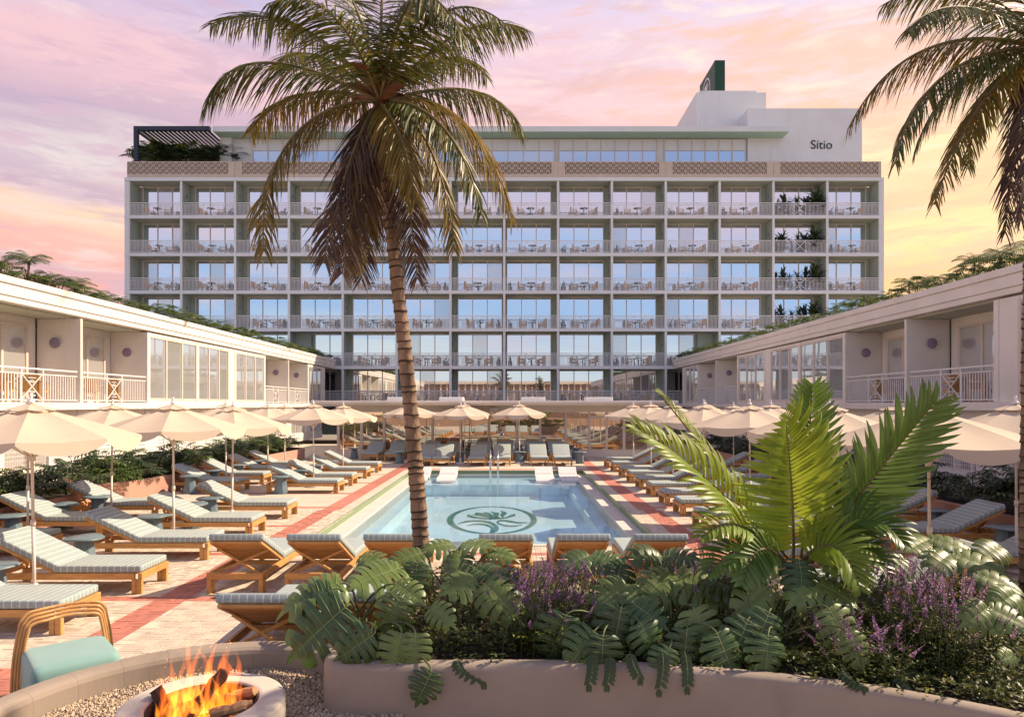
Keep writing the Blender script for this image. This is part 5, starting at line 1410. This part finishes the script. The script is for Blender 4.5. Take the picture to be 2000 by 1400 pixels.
# ------------------------------------------------------------------ coconut palms
def coco_frond(parent, pts, Lmax=.62, mat='frond', n=62, hang=.5, seed=0, w=.020):
    r = random.Random(seed); N = 34; cs = bez(pts, N); mb = MB()
    L = sum((cs[i + 1] - cs[i]).length for i in range(N - 1))
    mb.tube(cs, [.020 * (1 - .85 * i / (N - 1)) + .002 for i in range(N)], 6, 1)
    for i in range(n):
        t = .10 + .90 * (i + r.random()) / n; k = min(int(t * (N - 1)), N - 2); p = cs[k].lerp(cs[k + 1], t * (N - 1) - k); tg = (cs[k + 1] - cs[k]).normalized()
        sd = tg.cross(Vector((0, 0, 1)))
        if sd.length < .25: sd = tg.cross(Vector((.3, -1, 0)))
        sd.normalize(); up = sd.cross(tg).normalized()
        LL = Lmax * float(np.interp(t, [.1, .2, .4, .65, .85, 1], [.55, .85, 1, .92, .62, .34]))
        for s in (-1, 1):
            d = (tg * r.uniform(.45, .75) + sd * s * r.uniform(.45, .8) + up * r.uniform(-.1, .25) + Vector((0, 0, -.45 * hang))).normalized()
            q = p.copy(); l_ = LL * r.uniform(.72, 1.12); A, Bq = [], []
            m = 5; wid = w * r.uniform(.8, 1.2); side = d.cross(up).normalized(); tw = r.uniform(-.7, .7)
            ax = (side * math.cos(tw) + up * math.sin(tw)).normalized()
            for j in range(m + 1):
                u = j / m; ww = wid * float(np.interp(u, [0, .15, .5, .8, 1], [.5, 1, .95, .6, .06])) / 2
                A.append(q + ax * ww); Bq.append(q - ax * ww)
                d = (d + Vector((r.uniform(-.04, .04), r.uniform(-.04, .04), -hang * (.20 + .16 * u)))).normalized(); q = q + d * l_ / m
                ax = (ax - d * ax.dot(d)).normalized()
            mb.strip(A, Bq, 0, True)
    o = mb.build('frond', [M[mat], M['rachis']], parent)
    return o
def coco_trunk(parent, pts, r0, r1, seed):
    r = random.Random(seed); N = 300; cs = bez(pts, N); path, rad, mis = [], [], []
    s = 0; i = 0
    L = [0]
    for k in range(1, N): L.append(L[-1] + (cs[k] - cs[k - 1]).length)
    tot = L[-1]; z = 0
    while z < tot - .12:
        h = r.uniform(.05, .13)
        for du, f, mi in ((0, 1.06, 1), (.008 + r.random() * .01, 1.048, 0), (h * .45, .985, 0), (h - .006, .95, 1 if r.random() < .5 else 0)):
            q = min(z + du, tot); k = int(np.searchsorted(L, q)); k = min(max(k, 1), N - 1)
            p = cs[k - 1].lerp(cs[k], (q - L[k - 1]) / max(1e-6, L[k] - L[k - 1])); path.append(p)
            rad.append((r0 + (r1 - r0) * q / tot) * f * r.uniform(.985, 1.015)); mis.append(mi)
        z += h
    mb = MB(); mb.tube(path, rad, 18, 0, True, True, mis)
    # uneven leaf-scar lips
    for i, v in enumerate(mb.v):
        nn = mnoise.noise(Vector((v[0] * 9, v[1] * 9, v[2] * 6))) * .006
        mb.v[i] = (v[0] + nn, v[1], v[2] + mnoise.noise(Vector((v[0] * 11, v[1] * 11, v[2] * 3))) * .020)
    mb.build('trunk', [M['trunk'], M['trunkd']], parent)
TY = 7.0
cp = thing('coconut_palm', 'tall coconut palm with ringed trunk rising in front of the pool', 'palm', P(829, 1120, TY), world=True)
base = P(829, 1130, TY); base.z = PH - .12
coco_trunk(cp, [base, P(812, 830, TY), P(787, 640, TY), P(752, 380, TY), P(744, 205, TY)], .087, .054, 4)
def fr(*pp, **kw):
    """frond through photo-measured points: (px, py, distance offset)"""
    return [P(a, b, kw.get('Y', TY) + c) for a, b, c in pp]
C0 = (743, 200, 0)
FR = [  # control points, leaf length, material, hang
    ([C0, (640, 60, .3), (540, 0, .5), (412, 48, .6)], .52, 'frond', .55),
    ([C0, (600, 120, -.2), (440, 70, -.4), (398, 215, -.5)], .56, 'frond', .75),
    ([C0, (660, 170, .3), (560, 160, .6), (488, 258, .8)], .46, 'frondgold', .7),
    ([C0, (670, 190, -.5), (500, 230, -.8), (515, 488, -.9)], .52, 'frondgold', .8),
    ([C0, (715, 215, -.5), (670, 330, -.6), (632, 512, -.6)], .56, 'fronddead', .55),
    ([C0, (725, 215, -.3), (700, 340, -.4), (668, 535, -.4)], .54, 'fronddead', .5),
    ([C0, (735, 220, .3), (725, 380, .35), (705, 545, .3)], .52, 'fronddead', .5),
    ([C0, (735, 240, .1), (720, 380, .1), (690, 530, .2)], .44, 'frondgold', .6),
    ([C0, (752, 215, -.6), (790, 240, -.9), (812, 395, -1.0)], .48, 'frondgold', .85),
    ([C0, (770, 220, -.2), (800, 360, -.3), (815, 545, -.25)], .48, 'fronddead', .5),
    ([C0, (790, 200, -.3), (870, 280, -.5), (888, 490, -.6)], .46, 'frondgold', .75),
    ([C0, (850, 170, .2), (950, 230, .3), (1000, 425, .4)], .56, 'frondgold', .8),
    ([C0, (820, 180, .5), (960, 130, .8), (1022, 262, .9)], .48, 'frond', .75),
    ([C0, (800, 190, -.6), (900, 220, -1.0), (940, 420, -1.1)], .45, 'frond', .8),
    ([C0, (830, 100, .3), (930, 10, .5), (1032, 62, .6)], .52, 'frond', .6),
    ([C0, (790, 80, -.3), (880, -60, -.6), (1000, 60, -.8)], .52, 'frond', .75),
    ([C0, (765, 60, .3), (800, -80, .5), (930, -60, .7)], .55, 'frond', .6),
    ([C0, (690, 150, .7), (600, 60, 1.2), (540, 130, 1.6)], .48, 'frond', .7),
    ([C0, (770, 40, -.5), (810, -110, -.9), (910, 80, -1.2)], .50, 'frond', .85),
    ([C0, (745, 60, .4), (740, -80, .6), (770, -160, .9)], .55, 'frond', .5),
    ([C0, (720, 60, .2), (680, -70, .4), (590, -90, .6)], .55, 'frond', .6),
    ([C0, (700, 80, -.4), (640, -40, -.8), (520, 10, -1.0)], .52, 'frond', .7),
    ([C0, (800, 150, .7), (870, 60, 1.2), (950, 150, 1.6)], .48, 'frond', .7)]
for i, (pp, L, mt, hg) in enumerate(FR): coco_frond(cp, fr(*pp), L * 1.1, mt, 132, hg, i, .0145)
# fibrous sheaths, flower stalk and boots at the crown
mb = MB(); rr = random.Random(2); c0 = P(744, 205, TY)
for i in range(11):
    a = i * 2.4; d = Vector((math.cos(a), math.sin(a), 0)); z = rr.uniform(-.16, .16)
    leaf_blade(mb, c0 + d * .03 + Vector((0, 0, z)), d * .6 + Vector((0, 0, 1)), rr.uniform(.3, .52), .15, 1.5, 0, 6)
mb.tube([c0 + Vector((0, 0, -.05)), c0 + Vector((0, 0, .25))], [.07, .035], 10); mb.build('fibre_sheath', M['sheath'], cp)

RY = 6.3
rp = thing('coconut_palm', 'dark coconut palm cut off by the right edge of the photo', 'palm', (PX(1993, 6.3), 6.3, PH - .1), world=True)
base = Vector((PX(2012, RY), RY, PH - .15))
coco_trunk(rp, [base, P(2011, 900, RY), P(2014, 600, RY), P(2030, 100, RY)], .088, .065, 9)
C1 = (2030, 92, 0)
for i, (pp, L, mt, hg) in enumerate((
    ([C1, (1910, 60, .1), (1750, 60, .3), (1655, 255, .4)], .46, 'frondgold', .85), ([C1, (1948, 95, -.3), (1790, 110, -.5), (1748, 320, -.6)], .42, 'frond', .85), ([C1, (1958, 110, .3), (1840, 130, .5), (1785, 300, .6)], .42, 'frond', .8),
    ([C1, (1988, 120, -.2), (1890, 190, -.4), (1825, 400, -.5)], .42, 'frondgold', .6), ([C1, (2003, 140, .2), (1978, 300, .3), (1963, 455, .3)], .46, 'fronddead', .5), ([C1, (2023, 140, -.4), (2008, 300, -.5), (1993, 430, -.5)], .42, 'fronddead', .5),
    ([C1, (1978, 0, .3), (1860, -70, .6), (1725, 10, .8)], .5, 'frond', .7), ([C1, (1968, 30, -.3), (1850, -30, -.6), (1770, 60, -.9)], .46, 'frond', .75), ([C1, (2018, 0, 0), (1998, -120, .1), (1910, -160, .2)], .5, 'frond', .6),
    ([C1, (2098, 40, .2), (2218, 0, .4), (2348, 150, .5)], .5, 'frond', .7), ([C1, (2098, 90, -.3), (2198, 150, -.5), (2248, 380, -.6)], .5, 'frond', .8), ([C1, (2058, 0, -.4), (2118, -120, -.8), (2218, -100, -1)], .5, 'frond', .7),
    ([C1, (2008, 130, .6), (1910, 120, 1.1), (1890, 330, 1.4)], .42, 'frond', .8), ([C1, (2038, 180, .2), (2078, 330, .2), (2088, 480, .2)], .45, 'fronddead', .5))):
    coco_frond(rp, fr(*pp, Y=RY), L * 1.08, mt, 120, hg, 50 + i, .0138)
mb = MB(); c1 = P(2030, 95, RY)
for i in range(9):
    a = i * 2.4; d = Vector((math.cos(a), math.sin(a), 0)); leaf_blade(mb, c1 + d * .03 + Vector((0, 0, rr.uniform(-.1, .12))), d * .6 + Vector((0, 0, 1)), rr.uniform(.2, .36), .09, 1.2, 0, 5)
mb.build('fibre_sheath', M['sheath'], rp)

# ------------------------------------------------------------------ beds along both sides
def lobed_leaf(mb, p, d, nrm, L, r, mi=0, nl=5):
    """small split leaf: a midrib with finger lobes either side"""
    d = Vector(d).normalized(); nrm = Vector(nrm); nrm = (nrm - d * nrm.dot(d)).normalized(); x = d.cross(nrm)
    for i in range(nl):
        t = .05 + .8 * i / nl; b = p + d * L * t - nrm * L * .25 * t * t; w = L * .085
        for s in (-1, 1):
            ang = R(105 - 70 * i / (nl - 1)); e = d * math.cos(ang) + x * s * math.sin(ang); ll = L * (.5 - .05 * abs(i - 1.5))
            k = e.cross(nrm).normalized() * w
            m1 = b + e * ll * .55 + nrm * L * .03; tip = b + e * ll - nrm * L * .14
            mb.add([b - k * .6, b + k * .6, m1 + k, tip + k * .3, tip - k * .3, m1 - k], [[0, 1, 2, 5], [5, 2, 3, 4]], mi, True)
    tp = p + d * L * 1.05 - nrm * L * .32; b = p + d * L * .8 - nrm * L * .18
    mb.add([b - x * L * .06, tp, b + x * L * .06], [[0, 1, 2]], mi)
def bed_plant(seed, n, R_, H, L, mats, name='leafy_shrub'):
    r = random.Random(seed); lf = MB(); st = MB()
    for i in range(n):
        a = r.uniform(0, 6.28); q = math.sqrt(r.random()); z = H * (.22 + .78 * (1 - .75 * q * q) * r.uniform(.45, 1)); rr_ = R_ * q
        p = Vector((rr_ * math.cos(a), rr_ * math.sin(a), z)); d = Vector((math.cos(a), math.sin(a), r.uniform(-.35, .5)))
        lobed_leaf(lf, p, d, Vector((-.2 * math.cos(a), -.2 * math.sin(a), 1)), L * r.uniform(.7, 1.2), r)
        if i % 3 == 0: st.tube(bez([(0, 0, 0), (p.x * .4, p.y * .4, p.z * .8), p], 5), .008, 4, 0, False)
    return lf.mesh('foliage', mats), st.mesh('stems', M['stem'])
BP = [bed_plant(s, 60, .62, .82, .30, M[m_]) for s, m_ in ((1, 'bush'), (2, 'bushd'), (3, 'bush'), (4, 'bushd'))]
bn = 0
def shrub(x, y, z, s, label, grp, k=None, sz=None):
    global bn
    lf, st = BP[(bn if k is None else k) % 4]; bn += 1
    t = thing('leafy_shrub', label, 'shrub', (x, y, z), random.uniform(0, 6.28), grp); t.scale = (s, s, sz or s * random.uniform(.85, 1.15))
    for nm, me in (('foliage', lf), ('stems', st)):
        o = bpy.data.objects.new(nm, me); COL.objects.link(o); o.parent = t
def bed_wall(name, label, pts, wmat):
    t = thing(name, label, 'planter', (pts[0][0], pts[0][1], 0), world=True)
    pp = [Vector(p) for p in pts]; ins = offset(pp, .14)
    mb = MB(); n = len(pp); vs = []
    for poly, z in ((pp, -.01), (pp, .47), (offset(pp, .02), .49), (offset(pp, .12), .49), (ins, .47), (ins, .3)): vs += [(p.x, p.y, z) for p in poly]
    mb.add(vs, [[r * n + i, r * n + (i + 1) % n, (r + 1) * n + (i + 1) % n, (r + 1) * n + i] for r in range(5) for i in range(n)], 0, False); mb.build('planter_wall', wmat, t)
    mb = MB(); mb.add([(p.x, p.y, .40) for p in ins], [list(range(n))]); mb.build('soil', M['soil'], t)
bed_wall('long_planter', 'nearest pink curved planter along the left side, behind the umbrellas', chaikin([(-9.95, 9.0), (-9.8, 14), (-9.75, 16.2), (-10.1, 16.9), (-12.2, 16.9), (-12.2, 9.0)], 2), M['pink'])
bed_wall('long_planter', 'middle pink planter bulging out along the left side', chaikin([(-10.15, 17.6), (-9.75, 19.6), (-9.7, 21.5), (-10.0, 23.2), (-12.2, 23.2), (-12.2, 17.6)], 2), M['pink'])
bed_wall('long_planter', 'farthest pink planter along the left side, reaching the pavilion', chaikin([(-10.0, 24.0), (-9.75, 26), (-9.6, 29), (-9.3, 33.2), (-12.0, 33.2), (-12.2, 24.0)], 2), M['pink'])
bed_wall('long_planter', 'shaded pink planter along the right side under the wing', chaikin([(9.05, 7.5), (11.2, 7.5), (11.2, 33.2), (9.0, 33.2), (8.8, 28), (8.95, 18)], 2), M['pink'])
for side, x in (('pool', -10.35), ('wing', -11.25)):
    i = 0
    for y in np.arange(9.6, 33, .95):
        if 16.6 < y < 17.9 or 23.1 < y < 24.2: continue
        lab = '%s split-leaf shrub from the camera in the left planters, %s-side row' % (ORD[i], side) if i < 12 else '%s split-leaf shrub from the pavilion in the left planters, %s-side row' % (ORD[int((33 - y) / .95)], side)
        shrub(x + random.uniform(-.15, .15), y + random.uniform(-.2, .2), .40, random.uniform(.8, 1.12), lab, 'split-leaf shrubs in the left planters'); i += 1
i = 0; y = 8.2
while y < 33:
    shrub(9.65 + random.uniform(-.2, .2), y, .40, random.uniform(.9, 1.2), 'shaded split-leaf shrub in the right planter, %s' % (ORD[i] + ' from the camera' if i < 14 else ORD[22 - i] + ' from the far end'), 'split-leaf shrubs in the right planter', 1 + 2 * (i % 2)); y += 1.1; i += 1
# roof edge planting on the wings
i = 0
for y in np.arange(18.5, 57, 1.55):
    s = random.uniform(.7, 1.05) * (1 if y > 24 else .9)
    shrub(-14.75 - random.uniform(0, .2), y, 6.10, s * 1.12, 'leafy shrub on the left wing roof edge, %s' % (ORD[i] + ' from the camera' if i < 14 else ORD[24 - i] + ' from the hotel'), 'shrubs on the left wing roof', 0 if i % 3 else 2, s * .85); i += 1
i = 0
for y in np.arange(17.5, 57, 1.55):
    s = random.uniform(.7, 1.05)
    shrub(13.6 + random.uniform(0, .2), y, 6.10, s * .95, 'leafy shrub on the right wing roof edge, %s' % (ORD[i] + ' from the camera' if i < 14 else ORD[25 - i] + ' from the hotel'), 'shrubs on the right wing roof', 0 if i % 3 else 2, s * .85); i += 1
# little palms on the roofs
def mini_palm(seed, H, L):
    r = random.Random(seed); fm = MB(); tm = MB(); tm.tube([(0, 0, 0), (.03, 0, H * .5), (.0, .02, H)], [.05, .04, .035], 7)
    for i in range(13):
        a = i * 2.399; e = r.uniform(.15, 1.2); d = Vector((math.cos(a) * math.cos(e), math.sin(a) * math.cos(e), math.sin(e))); p0 = Vector((0, 0, H))
        cs = bez([p0, p0 + d * L * .6, p0 + d * L * .8 + Vector((math.cos(a), math.sin(a), 0)) * L * .3 + Vector((0, 0, -L * .35))], 10); fm.tube(cs, .006, 4, 0, False)
        for k in range(1, 20):
            t = k / 19 * 8.9; q = cs[int(t)].lerp(cs[int(t) + 1], t - int(t)); tg = (cs[int(t) + 1] - cs[int(t)]).normalized(); sd = tg.cross(Vector((0, 0, 1))).normalized()
            for s in (-1, 1): leaf_blade(fm, q, tg * .55 + sd * s, L * .30 * (1 - .5 * (k / 19) ** 2), .022, .8, 0, 3)
    return fm.mesh('crown', M['bush']), tm.mesh('trunk', M['trunk'])
MP = [mini_palm(s, h, l) for s, h, l in ((1, .5, .95), (2, .8, .8), (3, .3, 1.1))]
def roof_palm(x, y, z, k, s, label, grp):
    t = thing('small_palm', label, 'palm', (x, y, z), random.uniform(0, 6), grp); t.scale = (s, s, s)
    for nm, me in (('crown', MP[k][0]), ('trunk', MP[k][1])):
        o = bpy.data.objects.new(nm, me); COL.objects.link(o); o.parent = t
for i, (q, Y, k, s) in enumerate(((22, 20.8, 0, 1.0), (75, 21.8, 1, .95), (120, 22.6, 2, .9), (165, 23.8, 0, .75), (205, 25.2, 2, .6))):
    roof_palm(PX(q, Y) - .3, Y, 6.14, k, s, 'small palm on the near end of the left wing roof, %s from the camera' % ORD[i], 'small palms on the left wing roof')
for i, (q, Y, k, s) in enumerate(((1985, 18.8, 2, 1.0), (1930, 20.0, 0, 1.05), (1880, 21.2, 1, .8), (1840, 22.2, 2, .6), (1790, 23.6, 1, .62), (1755, 24.5, 1, .72), (1720, 25.8, 2, .55))):
    roof_palm(PX(q, Y) + .35, Y, 6.14, k, s, 'small palm on the right wing roof, %s from the camera' % ORD[i], 'small palms on the right wing roof')
# hotel terrace planting under the pergola
mb = MB(); mb.box(-30.6, 59.4, HTOP + .06, -24.9, 60.8, HTOP + 1.95); mb.build('plant_trough', M['tower'], hotel)
for i, (q, k, s) in enumerate(((272, 0, 1.5), (300, 1, 1.9), (325, 2, 1.7), (350, 0, 1.5), (378, 2, 1.5), (402, 1, 1.5), (425, 0, 1.9), (444, 2, 2.2))):
    roof_palm(PX(q, 60), 60 + .3 * (i % 2), HTOP + 1.9, k, s, 'palm under the navy pergola on the hotel roof, %s from the left' % ORD[i], 'palms under the rooftop pergola')
for i, q in enumerate((262, 288, 312, 338, 362, 390, 414, 436)):
    shrub(PX(max(q, 300), 60), 60, HTOP + 1.9, random.uniform(1.9, 2.6), 'bushy shrub behind the breeze-block parapet under the pergola, %s from the left' % ORD[i], 'shrubs under the rooftop pergola')

# ------------------------------------------------------------------ fences behind the beds
def mesh_fence(label, x, y0, y1, h):
    t = thing('mesh_fence', label, 'fence', (x, y0, 0), world=True)
    n = max(1, round((y1 - y0) / 2.4)); st = (y1 - y0) / n
    for i in range(n + 1):
        p = MB(); p.box(x - .025, y0 + i * st - .025, 0, x + .025, y0 + i * st + .025, h + .05, 0, .005); p.build('post', M['rail'], t)
    for i in range(n):
        a, b = y0 + i * st + .03, y0 + (i + 1) * st - .03; w = MB()
        for k in range(int((b - a) / .09) + 1): w.box(x - .004, a + k * .09 - .004, .1, x + .004, a + k * .09 + .004, h)
        for k in range(int((h - .1) / .12) + 1): w.box(x - .0045, a, .1 + k * .12 - .0045, x + .0045, b, .1 + k * .12 + .0045)
        w.build('wire_panel', M['rail'], t)
mesh_fence('white wire mesh fence behind the left planter near the camera', -12.6, 9.5, 18.5, 1.35)
mesh_fence('white wire mesh fence behind the shaded right planter', 11.7, 9.0, 20.0, 1.35)
sf = thing('slatted_fence', 'white horizontal slatted fence behind the far left planters', 'fence', (-12.5, 19, 0), world=True)
for i in range(7):
    p = MB(); y = 19 + i * 2.1; p.box(-12.56, y - .05, 0, -12.48, y + .05, 1.45, 0, .006); p.build('post', M['rail'], sf)
for i in range(6):
    for k in range(9):
        y = 19 + i * 2.1; p = MB(); p.box(-12.54, y + .05, .45 + k * .115, -12.51, y + 2.05, .54 + k * .115, 0, .004); p.build('slat', M['rail'], sf)
tw = thing('garden_wall', 'tan rendered wall at the far left behind the mesh fence', 'wall', (-13.5, 11, 0), world=True)
mb = MB(); mb.box(-13.6, 9, 0, -13.4, 18.3, 1.75, 0, .01); mb.build('wall_panel', M['sand'], tw)

ob = thing('opposite_building', 'cream building with upright fins seen only as a reflection in the gallery windows', 'building', (0, -24, 0), world=True)
mb = MB(); mb.box(-38, -34, -1, 38, -24.2, 6.6); mb.build('wall', M['sand'], ob)
mb = MB(); mb.box(-38.2, -34, 6.6, 38.2, -23.2, 7.1); mb.box(-38.2, -24.19, 3.0, 38.2, -23.4, 3.4); mb.build('floor_slab', M['wing'], ob)
fm = MB(); fm.box(-.12, -24.19, 3.41, .12, -23.5, 6.59); fme = fm.mesh('fin', M['wing'])
for i in range(60): link('fin', fme, ob).location = (-36 + i * 1.22, 0, 0)

for o in list(bpy.data.objects):
    for kx in ('_w', '_w0'):
        if kx in o.keys(): del o[kx]
